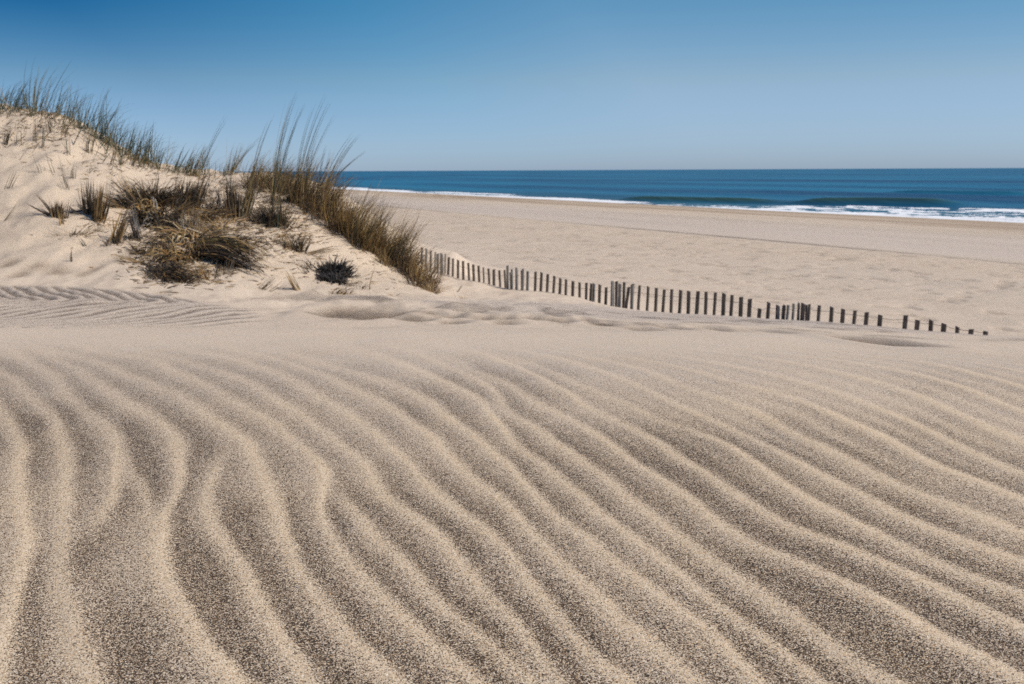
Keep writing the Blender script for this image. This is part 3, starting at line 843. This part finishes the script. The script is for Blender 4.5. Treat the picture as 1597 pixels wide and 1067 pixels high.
mk('grass_mat', 'big slumped clump with bright straw crown over a black hollow base', 'grass clump', MG, [
    dict(px=292, py=378, rad=10, n=34, h=50, d0=(.1, -.6, .9), d1=(-.1, -.7, -.6), jit=.55, jit1=.4, w=.017, pal=STRAW),
    dict(px=288, py=376, rad=9, n=60, h=60, d0=(-.3, -.5, .8), d1=(-.55, -.5, -1), jit=.3, jit1=.2, w=.012, pal=STRAW[:4] + GOLD + BROWN),
    dict(px=300, py=366, rad=10, n=60, h=36, d0=(.05, -.3, 1), d1=(.3, -.3, .8), jit=.35, jit1=.25, w=.009, pal=STRAW + GREY),
    dict(px=276, py=402, rad=16, n=170, h=44, d0=(-.1, -.5, .7), d1=(-.1, -.6, -.8), jit=.35, jit1=.3, w=.011, pal=GOLD + BROWN),
    dict(px=300, py=402, rad=14, n=90, h=40, d0=(.05, -.5, .7), d1=(.1, -.4, -.8), jit=.3, jit1=.3, w=.010, pal=BROWN + STRAW),
    dict(px=256, py=424, rad=14, n=150, h=30, d0=(-.3, -.4, .6), d1=(-.4, -.4, -.3), jit=.5, jit1=.4, w=.011, pal=DARK),
    dict(px=246, py=432, rad=9, n=50, h=22, d0=(-.4, -.4, .5), d1=(-.3, -.4, -.3), jit=.5, jit1=.4, w=.009, pal=DARK)])
mk('grass_mat', 'long combed sheaf of straw sweeping down to the right over a black hollow', 'grass clump', MG, [
    dict(px=302, py=394, rad=8, n=170, h=112, d0=(1, -.35, .30), d1=(.9, -.5, -.85), jit=.08, jit1=.10, sink=-.05, w=.010, pal=STRAW + BROWN + OLIVE),
    dict(px=306, py=400, rad=7, n=100, h=104, d0=(.95, -.3, .1), d1=(.95, -.5, -.85), jit=.08, jit1=.10, sink=-.03, w=.010, pal=BROWN + DARK),
    dict(px=338, py=412, rad=14, n=100, h=30, d0=(.8, -.2, .3), d1=(.8, -.3, -.6), jit=.2, jit1=.2, w=.011, pal=DARK),
    dict(px=302, py=390, rad=6, n=44, h=64, d0=(.8, -.3, .7), d1=(.9, -.2, .1), jit=.3, jit1=.2, w=.007, pal=STRAW)])
mk('grass_mat', 'ragged dark low clump with fanned straws at the foot of the slope', 'grass clump', MG, [
    dict(px=272, py=436, rad=14, n=130, h=34, d0=(.3, -.3, .7), d1=(.8, -.3, -.5), jit=.4, jit1=.3, w=.009, pal=DARK + BROWN),
    dict(px=262, py=424, rad=6, n=34, h=52, d0=(.7, -.2, .6), d1=(.9, -.2, -.8), jit=.2, jit1=.2, w=.007, pal=STRAW + BROWN),
    dict(px=255, py=440, rad=16, n=50, h=14, d0=(0, -.3, .5), d1=(0, -.3, 0), jit=.6, jit1=.6, w=.009, pal=DARK)])
mk('grass_mat', 'line of dark root stubble trailing down left of the slumped clump', 'grass clump', MG, [
    dict(px=212, py=372, rad=10, n=60, h=20, d0=(0, 0, .6), d1=(.1, 0, .2), jit=.6, jit1=.6, w=.007, pal=DARK + BROWN),
    dict(px=222, py=396, rad=11, n=90, h=22, d0=(-.1, 0, .6), d1=(-.2, 0, .1), jit=.6, jit1=.6, w=.008, pal=DARK + BROWN),
    dict(px=228, py=410, rad=6, n=10, h=46, d0=(-.95, 0, .25), d1=(-1, 0, .1), jit=.12, jit1=.12, w=.005, pal=STRAW),
    dict(px=236, py=398, rad=5, n=6, h=44, d0=(.15, 0, 1), d1=(.2, 0, 1), jit=.12, jit1=.1, w=.005, pal=BROWN)])
SCALE.update(h=1.12, w=1.5, n=1.3)
SCALE.update(h=1.2, w=1.5, n=1.4)
mk('grass_mat', 'crossed fallen stalks strewn between the great mat and the dark two-spiked clump', 'grass clump', MG, [
    dict(px=322, py=345, rad=16, n=90, h=44, d0=(.8, -.1, .5), d1=(.9, -.2, .0), jit=.6, jit1=.5, w=.009, pal=BROWN + STRAW),
    dict(px=335, py=362, rad=18, n=80, h=40, d0=(-.6, -.2, .4), d1=(-.8, -.3, -.2), jit=.6, jit1=.5, w=.009, pal=STRAW + BROWN),
    dict(px=345, py=330, rad=14, n=50, h=48, d0=(.1, 0, 1), d1=(.3, 0, .6), jit=.4, jit1=.4, w=.007, pal=BROWN + GREY)])
SCALE.update(h=1.12, w=1.5, n=1.3)
mk('grass_stubble', 'thin leggy sprigs in the straw litter right of the slumped clump', 'grass clump', MG, [
    dict(px=322, py=436, rad=9, n=34, h=34, d0=(-.1, 0, .9), d1=(-.1, 0, .9), jit=.35, jit1=.3, w=.006, pal=GOLD + BROWN),
    dict(px=350, py=428, rad=10, n=26, h=36, d0=(.2, 0, .8), d1=(.2, 0, .5), jit=.4, jit1=.4, w=.005, pal=BROWN + GREY)])
mk('grass_stubble', 'dark upright clump in two spikes with long blades rising to the right', 'grass clump', MG, [
    dict(px=362, py=338, rad=6, n=80, h=50, d0=(-.05, 0, 1), d1=(0, 0, 1), jit=.1, jit1=.08, w=.009, pal=BROWN + DARK),
    dict(px=372, py=338, rad=4, n=40, h=58, d0=(.05, 0, 1), d1=(.1, 0, 1), jit=.08, jit1=.08, w=.008, pal=BROWN + GREEN[:2]),
    dict(px=380, py=336, rad=4, n=34, h=78, d0=(.36, 0, 1), d1=(.42, 0, 1), jit=.07, jit1=.07, w=.009, pal=BROWN + OLIVE),
    dict(px=352, py=334, rad=10, n=50, h=22, d0=(-.6, 0, .6), d1=(-.6, 0, .2), jit=.4, jit1=.4, w=.008, pal=DARK)],
    extra=[stems([(384, 320, 416, 182), (386, 320, 411, 190), (388, 312, 424, 176)], 9, .006, GREEN + OLIVE, 2)])
mk('grass_stubble', 'round dark clump below the tall stalks', 'grass clump', MG, [
    dict(px=424, py=352, rad=13, n=210, h=44, d0=(.0, 0, 1), d1=(.1, 0, .9), jit=.3, jit1=.25, w=.008, pal=DARK + GREEN[:2] + BROWN),
    dict(px=412, py=348, rad=11, n=90, h=36, d0=(-.4, 0, .8), d1=(-.6, 0, .2), jit=.4, jit1=.4, w=.008, pal=DARK),
    dict(px=440, py=352, rad=9, n=60, h=42, d0=(.45, 0, 1), d1=(.6, 0, .8), jit=.2, jit1=.2, w=.006, pal=BROWN + OLIVE),
    dict(px=412, py=362, rad=3, n=8, h=26, d0=(.1, -.3, .8), d1=(.2, -.3, .8), jit=.5, jit1=.3, w=.008, pal=GREY)])
mk('grass_stubble', 'fan of brown twigs on bare sand left of the black sprawling plant', 'grass clump', MG, [
    dict(px=468, py=392, rad=5, n=44, h=46, d0=(.25, 0, 1), d1=(.5, 0, .9), jit=.3, jit1=.2, w=.008, pal=BROWN),
    dict(px=462, py=392, rad=6, n=30, h=50, d0=(-.5, 0, .8), d1=(-.5, 0, .7), jit=.3, jit1=.2, w=.005, pal=BROWN + STRAW),
    dict(px=474, py=398, rad=9, n=30, h=50, d0=(.9, 0, .15), d1=(.9, -.1, -.05), jit=.15, jit1=.15, w=.005, pal=STRAW),
    dict(px=446, py=386, rad=10, n=50, h=26, d0=(.2, 0, .7), d1=(.3, 0, .3), jit=.5, jit1=.5, w=.007, pal=BROWN + DARK)])
mk('grass_stubble', 'short slanting dry stub in the sand under the fan of twigs', 'grass clump', MG, [
    dict(px=466, py=452, rad=3, n=10, h=34, d0=(-.5, 0, .9), d1=(-.5, 0, .9), jit=.08, jit1=.05, w=.008, pal=GOLD + STRAW),
    dict(px=458, py=450, rad=5, n=12, h=34, d0=(-.9, 0, .3), d1=(-1, 0, .05), jit=.15, jit1=.15, w=.006, pal=BROWN)])
mk('dune_shrub', 'black leafy plant sprawling in the bare sand, right of the fan of twigs', 'shrub', None, [
    dict(px=516, py=436, rad=17, n=420, h=15, d0=(0, 0, .8), d1=(.2, 0, .2), jit=.8, jit1=.8, w=.020, pal=DARK[:2]),
    dict(px=522, py=428, rad=11, n=300, h=28, d0=(0, 0, 1), d1=(0, 0, .5), jit=.6, jit1=.6, w=.016, pal=DARK[:2]),
    dict(px=488, py=420, rad=12, n=80, h=26, d0=(-.5, 0, .4), d1=(-.6, 0, .2), jit=.5, jit1=.5, w=.007, pal=DARK + BROWN),
    dict(px=530, py=440, rad=10, n=26, h=40, d0=(.9, 0, .3), d1=(.9, -.2, -.3), jit=.3, jit1=.4, w=.004, pal=BROWN)])
mk('grass_sprig', 'single curved stem standing in bare sand right of the black plant', 'grass sprig', FG, [
    dict(px=575, py=452, rad=3, n=8, h=10, d0=(0, 0, .6), d1=(.2, 0, .2), jit=.5, jit1=.5, w=.007, pal=BROWN)],
    extra=[stems([(575, 452, 585, 412), (540, 458, 542, 420)], 8.5, .009, BROWN, 1)])
mk('grass_sprig', 'low crooked sprigs trailing under the black plant', 'grass sprig', FG, [
    dict(px=512, py=459, rad=6, n=16, h=18, d0=(0, 0, .7), d1=(.1, 0, .4), jit=.5, jit1=.4, w=.007, pal=BROWN),
    dict(px=535, py=459, rad=6, n=20, h=18, d0=(.1, 0, .8), d1=(.2, 0, .3), jit=.5, jit1=.4, w=.007, pal=BROWN + GOLD),
    dict(px=560, py=450, rad=9, n=22, h=14, d0=(.2, 0, .6), d1=(.5, 0, 0), jit=.6, jit1=.4, w=.006, pal=GOLD + BROWN)])
mk('grass_sprig', 'pale slanting straw on the sand by the dune toe', 'grass sprig', FG, [
    dict(px=712, py=455, rad=2, n=3, h=16, d0=(.55, 0, .8), d1=(.6, 0, .8), jit=.08, jit1=.05, w=.006, pal=GREY)])
mk('grass_sprig', 'tiny golden tuft at the tip of the dune toe', 'grass sprig', FG, [
    dict(px=722, py=466, rad=6, n=22, h=10, d0=(0, 0, .7), d1=(.3, 0, .1), jit=.6, jit1=.5, w=.006, pal=GOLD + STRAW)])
mk('grass_sprig', 'small dark sprig low on the pale slope right of the twig fan', 'grass sprig', FG, [
    dict(px=404, py=452, rad=4, n=10, h=30, d0=(.7, 0, .6), d1=(.8, 0, .5), jit=.15, jit1=.15, w=.006, pal=BROWN),
    dict(px=395, py=457, rad=6, n=12, h=18, d0=(-.9, 0, .2), d1=(-.9, 0, 0), jit=.2, jit1=.2, w=.006, pal=BROWN)])

SCALE.update(h=1.0, w=1.0, n=1.0)
# --- tall stalks
tall = [
    ([(314, 262, 352, 179)], 300, 275, 'lone tall blade leaning right out of the saddle'),
    ([(360, 268, 404, 213), (362, 268, 398, 224)], 360, 274, 'slender pair of stalks leaning right beside the dip'),
    ([(425, 320, 458, 146), (428, 310, 449, 156), (430, 300, 470, 162), (434, 300, 466, 170), (424, 320, 444, 185)], 428, 318, 'tallest bundle of dark stalks, rising from the dune shoulder'),
    ([(462, 300, 503, 150), (465, 300, 507, 158), (470, 300, 518, 175), (460, 300, 485, 165), (474, 300, 495, 200)], 466, 306, 'airy fan of tall stalks right of the tallest bundle'),
    ([(500, 300, 557, 208), (505, 300, 552, 215), (500, 300, 570, 235), (498, 300, 505, 225), (508, 300, 512, 232)], 500, 312, 'stalks leaning far right over the sea at the end of the shoulder'),
]
for (tips, px, py, lab) in tall:
    clump('tall_grass', lab, 'grass stalks', TG, [
        dict(px=px, py=py, rad=8, n=30, h=56, d0=(.2, 0, 1), d1=(.5, 0, .9), jit=.15, jit1=.2, w=.009, pal=OLIVE)], parts={'leaf_tuft': [0]},
        extra=[stems(tips, 9, .0095, GREEN[:3] + OLIVE[:2], 3, 4)])

# --- brown clumps of the shoulder and the seaward edge
edge = [
    (398, 288, 14, 90, 44, OLIVE + GOLD, 'loose tan clump left of the tallest bundle of stalks'),
    (420, 296, 13, 120, 52, OLIVE + GOLD, 'olive clump at the foot of the tallest bundle of stalks'),
    (446, 300, 15, 190, 56, OLIVE + GOLD, 'yellowish brown clump between the two tall bundles'),
    (468, 318, 14, 230, 66, OLIVE + BROWN, 'dark stemmed brown clump under the fan of tall stalks'),
    (490, 328, 15, 260, 70, GOLD + BROWN, 'thick brown clump with upright spiky stems at the shoulder end'),
    (512, 342, 16, 280, 62, GOLD + BROWN, 'brown clump just below the shoulder end, against the surf'),
    (536, 362, 17, 320, 66, GOLD + BROWN, 'golden brown clump with a dark underside, upper seaward edge'),
    (560, 380, 18, 360, 66, GOLD + OLIVE, 'biggest golden brown clump, feathery top against the beach'),
    (586, 396, 17, 340, 72, GOLD + OLIVE, 'tall feathery brown clump right of the biggest one'),
    (606, 404, 14, 220, 66, GOLD + STRAW[:3], 'pale wispy clump with blades streaming right'),
    (628, 420, 14, 240, 54, BROWN + GREY[1:] + OLIVE, 'greyish brown rounded clump lower on the seaward edge'),
    (648, 434, 13, 220, 46, BROWN + GOLD, 'brown clump second from the bottom of the seaward edge'),
    (668, 450, 12, 200, 46, GOLD + BROWN, 'lowest brown clump on the seaward edge, touching the fence end'),
]
for (px, py, rad, n, h, pal, lab) in edge:
    n = int(n * .78); px = px - (6 if px > 640 else 0)
    clump('dry_grass', lab, 'grass clump', DG, [
        dict(px=px, py=py, rad=rad, n=n, h=h * 1.35, d0=(.15, 0, 1), d1=(.6, 0, .75), jit=.26, jit1=.3, w=.0085, pal=pal),
        dict(px=px, py=py + 2, rad=rad + 2, n=n // 2, h=h * .75, d0=(-.1, -.2, .9), d1=(.1, -.2, .3), jit=.45, jit1=.4, w=.010, pal=BROWN + DARK[1:]),
        dict(px=px + 4, py=py, rad=rad, n=n // 3, h=h * 1.25, d0=(.5, 0, .8), d1=(1.2, 0, .1), jit=.22, jit1=.25, w=.005, pal=STRAW + GOLD)])
mk('dry_grass', 'separate small brown sprout in the sand pocket before the edge clumps', 'grass clump', DG, [
    dict(px=602, py=416, rad=4, n=40, h=30, d0=(.1, 0, 1), d1=(.2, 0, .8), jit=.25, jit1=.2, w=.007, pal=GOLD + BROWN),
    dict(px=592, py=410, rad=4, n=30, h=28, d0=(-.1, 0, 1), d1=(-.1, 0, .8), jit=.25, jit1=.2, w=.007, pal=GOLD + BROWN)])
mk('dry_grass', 'small bright brown sprout hanging off the foot of the seaward edge', 'grass clump', DG, [
    dict(px=668, py=454, rad=5, n=50, h=24, d0=(.1, 0, 1), d1=(.3, 0, .5), jit=.35, jit1=.3, w=.007, pal=GOLD + BROWN + STRAW)])


# --- litter: fallen straws and specks no one could count
def litter(name, label, zones, pal, wl=.010):
    B, A0, A1, Ln, Wd, T = [], [], [], [], [], []
    for (px, py, rx, ry, n, h, zz) in zones:
        aa = rng.normal(px, rx, n * 2); bb = rng.normal(py, ry, n * 2)
        m_ = (bb > 170) & (bb < 462); aa, bb = aa[m_], bb[m_]
        Q = ray_hits(aa, bb, land_z); Q = Q[~np.isnan(Q[:, 1])]; Q = Q[Q[:, 1] < 13][:n]
        for q in Q:
            an = rnd.uniform(-.9, .9) + (math.pi if rnd.random() < .35 else 0)
            d = np.array([math.cos(an), math.sin(an) * .8, abs(rnd.gauss(0, zz))])
            B.append(q + np.array([0, 0, .002])); A0.append(d); A1.append(d + np.array([.1, 0, rnd.gauss(-.15, .25)]))
            Ln.append(px2m(q, h) * rnd.uniform(.3, 1.2))
    n = len(B)
    me = blades_mesh(name, np.array(B), np.array(A0), np.array(A1), np.array(Ln), wl * rng.uniform(.6, 1.5, n), pick(pal, n), seg=4)
    o = bpy.data.objects.new(name, me); col.objects.link(o)
    return tag(o, label, None, None, 'stuff')


litter('fallen_straw', 'broken straws and debris scattered over the dune face', [
    (330, 340, 45, 20, 700, 20, .25), (400, 380, 45, 22, 400, 18, .2), (300, 420, 45, 14, 420, 20, .25), (235, 385, 26, 26, 320, 18, .25),
    (440, 350, 35, 22, 380, 20, .25), (340, 300, 45, 14, 160, 18, .3), (540, 420, 40, 22, 110, 14, .2), (150, 340, 45, 35, 60, 16, .2),
    (90, 200, 60, 16, 160, 14, .4), (40, 210, 35, 18, 120, 20, .6), (200, 260, 45, 12, 130, 14, .4), (420, 300, 55, 14, 260, 20, .5), (620, 420, 30, 22, 80, 12, .3)],
    STRAW + BROWN + DARK[2:])
litter('dune_grass', 'thin scattered blades fringing the top of the dune', [
    (30, 176, 40, 6, 90, 46, 3), (120, 200, 22, 9, 46, 42, 3), (170, 228, 22, 8, 60, 46, 3), (220, 252, 22, 6, 60, 46, 3), (280, 268, 26, 4, 40, 34, 2), (430, 290, 40, 12, 120, 34, 2)],
    GREEN + OLIVE[:3])


# ------------------------------------------------------------------ the sand fence
def wood_mat():
    M = NT('weathered_wood')
    geo = M.node('ShaderNodeNewGeometry').outputs['Position']
    mp = M.node('ShaderNodeMapping'); mp.inputs['Scale'].default_value = (90, 90, 6); M.link(geo, mp.inputs['Vector'])
    n = M.node('ShaderNodeTexNoise'); n.inputs['Scale'].default_value = 1; n.inputs['Detail'].default_value = 4; M.link(mp.outputs[0], n.inputs['Vector'])
    oi = M.node('ShaderNodeObjectInfo').outputs['Random']
    a = M.ramp(n.outputs[0], [(.3, (.075, .061, .050)), (.7, (.20, .165, .135))])
    b = M.ramp(n.outputs[0], [(.3, (.15, .145, .14)), (.7, (.30, .29, .27))])
    M.link(M.mix(M.math('GREATER_THAN', M.attr('age'), .5), a, b), M.b.inputs['Base Color'])
    M.b.inputs['Roughness'].default_value = .85
    return M.m


def wire_mat():
    M = NT('rusted_wire'); M.b.inputs['Base Color'].default_value = (.10, .07, .05, 1); M.b.inputs['Metallic'].default_value = .6
    M.b.inputs['Roughness'].default_value = .7; return M.m


WOOD, WIRE = wood_mat(), wire_mat()


def fenceY(px):
    u = (px - W / 2) / F * 1.0
    k = (3.14 - 7.2 * u) / (.625 + .78 * u)
    return 7.2 + .78 * k


a5 = lambda x, y: (640 + x / 4.99, 360 + y / 4.99)
a6 = lambda x, y: (920 + x / 4.99, 380 + y / 4.99)
a7 = lambda x, y: (1200 + x / 4.0226, 380 + y / 4.0226)
SL = []
for (f, lst) in (
    (a5, [(90, 130, 88, 310), (125, 140, 122, 320), (160, 155, 158, 330), (195, 165, 192, 335), (222, 178, 222, 325), (236, 180, 236, 330), (250, 176, 250, 336), (263, 180, 262, 342),
          (300, 205, 295, 350), (332, 215, 330, 362), (372, 228, 372, 372), (410, 235, 412, 380), (450, 250, 455, 390), (490, 262, 493, 398), (530, 272, 535, 410), (568, 285, 573, 420),
          (608, 293, 614, 432), (650, 300, 655, 438), (692, 308, 697, 444), (733, 305, 740, 450), (765, 270, 768, 455), (780, 300, 778, 455), (788, 322, 792, 455), (820, 300, 818, 465), (833, 285, 830, 465),
          (866, 310, 862, 465), (886, 295, 880, 465), (904, 315, 900, 468), (975, 318, 968, 480), (1022, 325, 1015, 492), (1070, 338, 1065, 505), (1122, 352, 1115, 515), (1168, 370, 1162, 522),
          (1212, 378, 1208, 533), (1266, 392, 1262, 540), (1318, 402, 1315, 548), (1370, 405, 1366, 556), (1420, 412, 1415, 564)]),
    (a6, [(22, 312, 18, 465), (78, 320, 72, 473), (127, 340, 122, 480), (170, 296, 167, 495), (183, 290, 181, 495), (198, 294, 195, 495), (244, 312, 236, 500), (258, 302, 254, 500), (303, 338, 282, 500), (324, 315, 314, 503), (338, 322, 333, 503),
          (388, 325, 380, 515), (455, 335, 443, 520), (518, 345, 508, 522), (580, 358, 570, 528), (638, 355, 632, 532), (708, 362, 697, 535), (770, 370, 765, 540), (843, 370, 828, 543), (905, 375, 898, 545),
          (978, 380, 967, 550), (1045, 388, 1036, 553), (1108, 400, 1100, 555), (1178, 415, 1170, 563), (1246, 430, 1240, 572), (1322, 505, 1315, 577), (1393, 458, 1385, 578)]),
    (a7, [(50, 385, 45, 472), (66, 388, 63, 472), (79, 390, 76, 472), (96, 385, 90, 474), (112, 392, 104, 476), (126, 385, 117, 476), (145, 380, 138, 478), (160, 375, 154, 480), (177, 372, 171, 480), (191, 374, 188, 480), (212, 375, 205, 482),
          (233, 384, 229, 487), (252, 380, 244, 487), (313, 388, 308, 490), (392, 398, 385, 495), (462, 410, 456, 500), (538, 420, 530, 507), (612, 430, 602, 513), (697, 448, 690, 520), (856, 450, 848, 532), (930, 480, 922, 540),
          (1015, 480, 1010, 547), (1096, 502, 1090, 553), (1180, 522, 1176, 562), (1268, 537, 1264, 570), (1357, 550, 1354, 577)])):
    for (x0, y0, x1, y1) in lst:
        SL.append((*f(x0, y0), *f(x1, y1)))

fence_o = bpy.data.objects.new('sand_fence', None); fence_o.empty_display_size = .1
fx = P(1000, 484, fenceY(1000)); fence_o.location = fx; col.objects.link(fence_o)
tag(fence_o, 'half-buried wooden slat and wire sand fence crossing the beach', 'fence', None, 'thing')
FD = np.array([.625, -.78, 0]); FN = np.array([.78, .625, 0])
tops, bots = [], []
for k, (tx, ty, bx, by) in enumerate(SL):
    Y = fenceY((tx + bx) / 2)
    clustered = any(0 < abs(tx - o[0]) < 3.9 for o in SL)
    t, b = P(tx, ty, Y), P(bx, by, Y)
    if clustered:
        off = FN * (.018 if k % 2 else -.016); t = t + off; b = b + off
    ax = (b - t) / np.linalg.norm(b - t)
    b = b + ax * .28                      # driven into the sand
    wd = .034 * rnd.uniform(.82, 1.1); th = .011
    if any(0 < abs(tx - o[0]) < 5.2 for o in SL) and tx > 1190: wd *= .58
    ang = rnd.gauss(0, .15)
    wv = FD * math.cos(ang) + FN * math.sin(ang); wv = wv - ax * np.dot(wv, ax); wv /= np.linalg.norm(wv)
    nv = np.cross(wv, ax)
    n = 7; V, Fc = [], []
    bow = rnd.gauss(0, .004)
    for i in range(n):
        s_ = i / (n - 1); c = t * (1 - s_) + b * s_ + nv * bow * math.sin(math.pi * s_) + wv * rnd.gauss(0, .0006)
        ww = wd * (1 + rnd.gauss(0, .02)); tilt = rnd.uniform(-.006, .006) if i == 0 else 0
        for (e, g_) in ((-.5, -.5), (.5, -.5), (.5, .5), (-.5, .5)):
            V.append(c + wv * ww * e + nv * th * g_ + (np.array([0, 0, tilt * e * 2]) if i == 0 else 0) - fx)
    for i in range(n - 1):
        for j in range(4):
            Fc.append((i * 4 + j, i * 4 + (j + 1) % 4, i * 4 + 4 + (j + 1) % 4, i * 4 + 4 + j))
    Fc.append((3, 2, 1, 0)); m_ = (n - 1) * 4; Fc.append((m_, m_ + 1, m_ + 2, m_ + 3))
    me = bpy.data.meshes.new('slat'); me.from_pydata([tuple(v) for v in V], [], Fc); me.update()
    at = me.attributes.new('age', 'FLOAT', 'POINT'); val = 1.0 if (clustered and rnd.random() < .72) or (tx < 700) else 0.0
    at.data.foreach_set('value', np.full(len(V), val, np.float32))
    me.materials.append(WOOD)
    o = bpy.data.objects.new('slat', me); o.parent = fence_o; col.objects.link(o)
    tops.append(t); bots.append(P(bx, by, Y))


def wire(f, amp):
    pts = []
    for k in range(len(tops)):
        p = tops[k] * (1 - f) + bots[k] * f + FN * (.012 if k % 2 else -.012)
        if pts: 
            m = (pts[-1] + p) / 2; m[2] -= amp * np.linalg.norm(pts[-1] - p); pts.append(m)
        pts.append(p)
    V, Fc = [], []
    for i, p in enumerate(pts):
        for a in (0, 2.09, 4.19):
            V.append(p - fx + np.array([FN[0] * math.cos(a), FN[1] * math.cos(a), math.sin(a)]) * .0017)
    for i in range(len(pts) - 1):
        for j in range(3):
            Fc.append((i * 3 + j, i * 3 + (j + 1) % 3, i * 3 + 3 + (j + 1) % 3, i * 3 + 3 + j))
    me = bpy.data.meshes.new('wire'); me.from_pydata([tuple(v) for v in V], [], Fc); me.update(); me.materials.append(WIRE)
    o = bpy.data.objects.new('wire', me); o.parent = fence_o; col.objects.link(o)


wire(.30, .04)

# ------------------------------------------------------------------ light
SUN = np.array([1.0, -.30, 1.044 * math.tan(math.radians(44))]); SUN /= np.linalg.norm(SUN)
el = math.asin(SUN[2]); az = math.atan2(SUN[0], SUN[1])
w = bpy.data.worlds.new('World'); scene.world = w; w.use_nodes = True
nt = w.node_tree; bg = nt.nodes['Background']
sky = nt.nodes.new('ShaderNodeTexSky'); sky.sky_type = 'NISHITA'; sky.sun_disc = False
sky.sun_elevation = el; sky.sun_rotation = az; sky.air_density = 1.0; sky.dust_density = .25; sky.ozone_density = 1.4; sky.altitude = 0
tc = nt.nodes.new('ShaderNodeTexCoord')                    # deepen the polarised blue away from the sun, as the clear air shows it
sx = nt.nodes.new('ShaderNodeSeparateXYZ'); nt.links.new(tc.outputs['Generated'], sx.inputs[0])


def wramp(sock, lo, hi, stops):
    mr = nt.nodes.new('ShaderNodeMapRange'); mr.inputs['From Min'].default_value = lo; mr.inputs['From Max'].default_value = hi
    nt.links.new(sock, mr.inputs['Value'])
    n = nt.nodes.new('ShaderNodeValToRGB'); e = n.color_ramp.elements
    while len(e) < len(stops): e.new(.5)
    for k, (p_, c_) in enumerate(stops):
        e[k].position = (p_ - lo) / (hi - lo); e[k].color = (*c_, 1)
    nt.links.new(mr.outputs[0], n.inputs[0]); return n.outputs[0], mr


def wmul(a_, b_, f_=None):
    n = nt.nodes.new('ShaderNodeMix'); n.data_type = 'RGBA'; n.blend_type = 'MULTIPLY'; n.inputs[0].default_value = 1
    if f_ is not None: nt.links.new(f_, n.inputs[0])
    nt.links.new(a_, n.inputs[6]); nt.links.new(b_, n.inputs[7]); return n.outputs[2]


zc, _ = wramp(sx.outputs[2], 0, .3, [(0, (.305, .445, .90)), (.015, (.33, .46, .86)), (.087, (.44, .485, .60)), (.16, (.31, .465, .545)), (.3, (.28, .43, .52))])
dt = nt.nodes.new('ShaderNodeVectorMath'); dt.operation = 'DOT_PRODUCT'; nt.links.new(tc.outputs['Generated'], dt.inputs[0]); dt.inputs[1].default_value = tuple(SUN)
dc, _ = wramp(dt.outputs['Value'], -.6, .4, [(-.6, (.02, .28, .46)), (-.36, (.05, .35, .54)), (-.20, (.45, .75, .86)), (-.06, (1, 1, 1))])
hz = nt.nodes.new('ShaderNodeMapRange'); hz.inputs['From Min'].default_value = .0; hz.inputs['From Max'].default_value = .16; nt.links.new(sx.outputs[2], hz.inputs['Value'])
hs = nt.nodes.new('ShaderNodeHueSaturation'); hs.inputs['Saturation'].default_value = 1.2; nt.links.new(sky.outputs[0], hs.inputs['Color'])
c1 = wmul(hs.outputs[0], zc); c2 = wmul(c1, dc, hz.outputs[0])
nt.links.new(c2, bg.inputs['Color'])
bg.inputs['Strength'].default_value = .15
ld = bpy.data.lights.new('sun', 'SUN'); ld.energy = 4.0; ld.angle = math.radians(.53); ld.color = (1, .93, .84)
lo = bpy.data.objects.new('sun', ld); col.objects.link(lo)
from mathutils import Vector, Matrix
lo.rotation_euler = Vector(SUN).to_track_quat('Z', 'Y').to_euler(); lo.location = (20, -6, 20)

# ------------------------------------------------------------------ camera object
cd = bpy.data.cameras.new('camera'); cam = bpy.data.objects.new('camera', cd); col.objects.link(cam)
m = Matrix((( right[0], upv[0], -fwd[0], CAM[0]), (right[1], upv[1], -fwd[1], CAM[1]), (right[2], upv[2], -fwd[2], CAM[2]), (0, 0, 0, 1)))
cam.matrix_world = m
cd.sensor_width = 36; cd.lens = 36 * F / W; cd.clip_start = .05; cd.clip_end = 40000
cd.dof.use_dof = True; cd.dof.focus_distance = 1.35; cd.dof.aperture_fstop = 15
scene.camera = cam
scene.view_settings.view_transform = 'Standard'; scene.view_settings.look = 'None'
scene.view_settings.exposure = 0.15; scene.view_settings.gamma = 1
scene.cycles.use_denoising = False
scene.cycles.max_bounces = 6
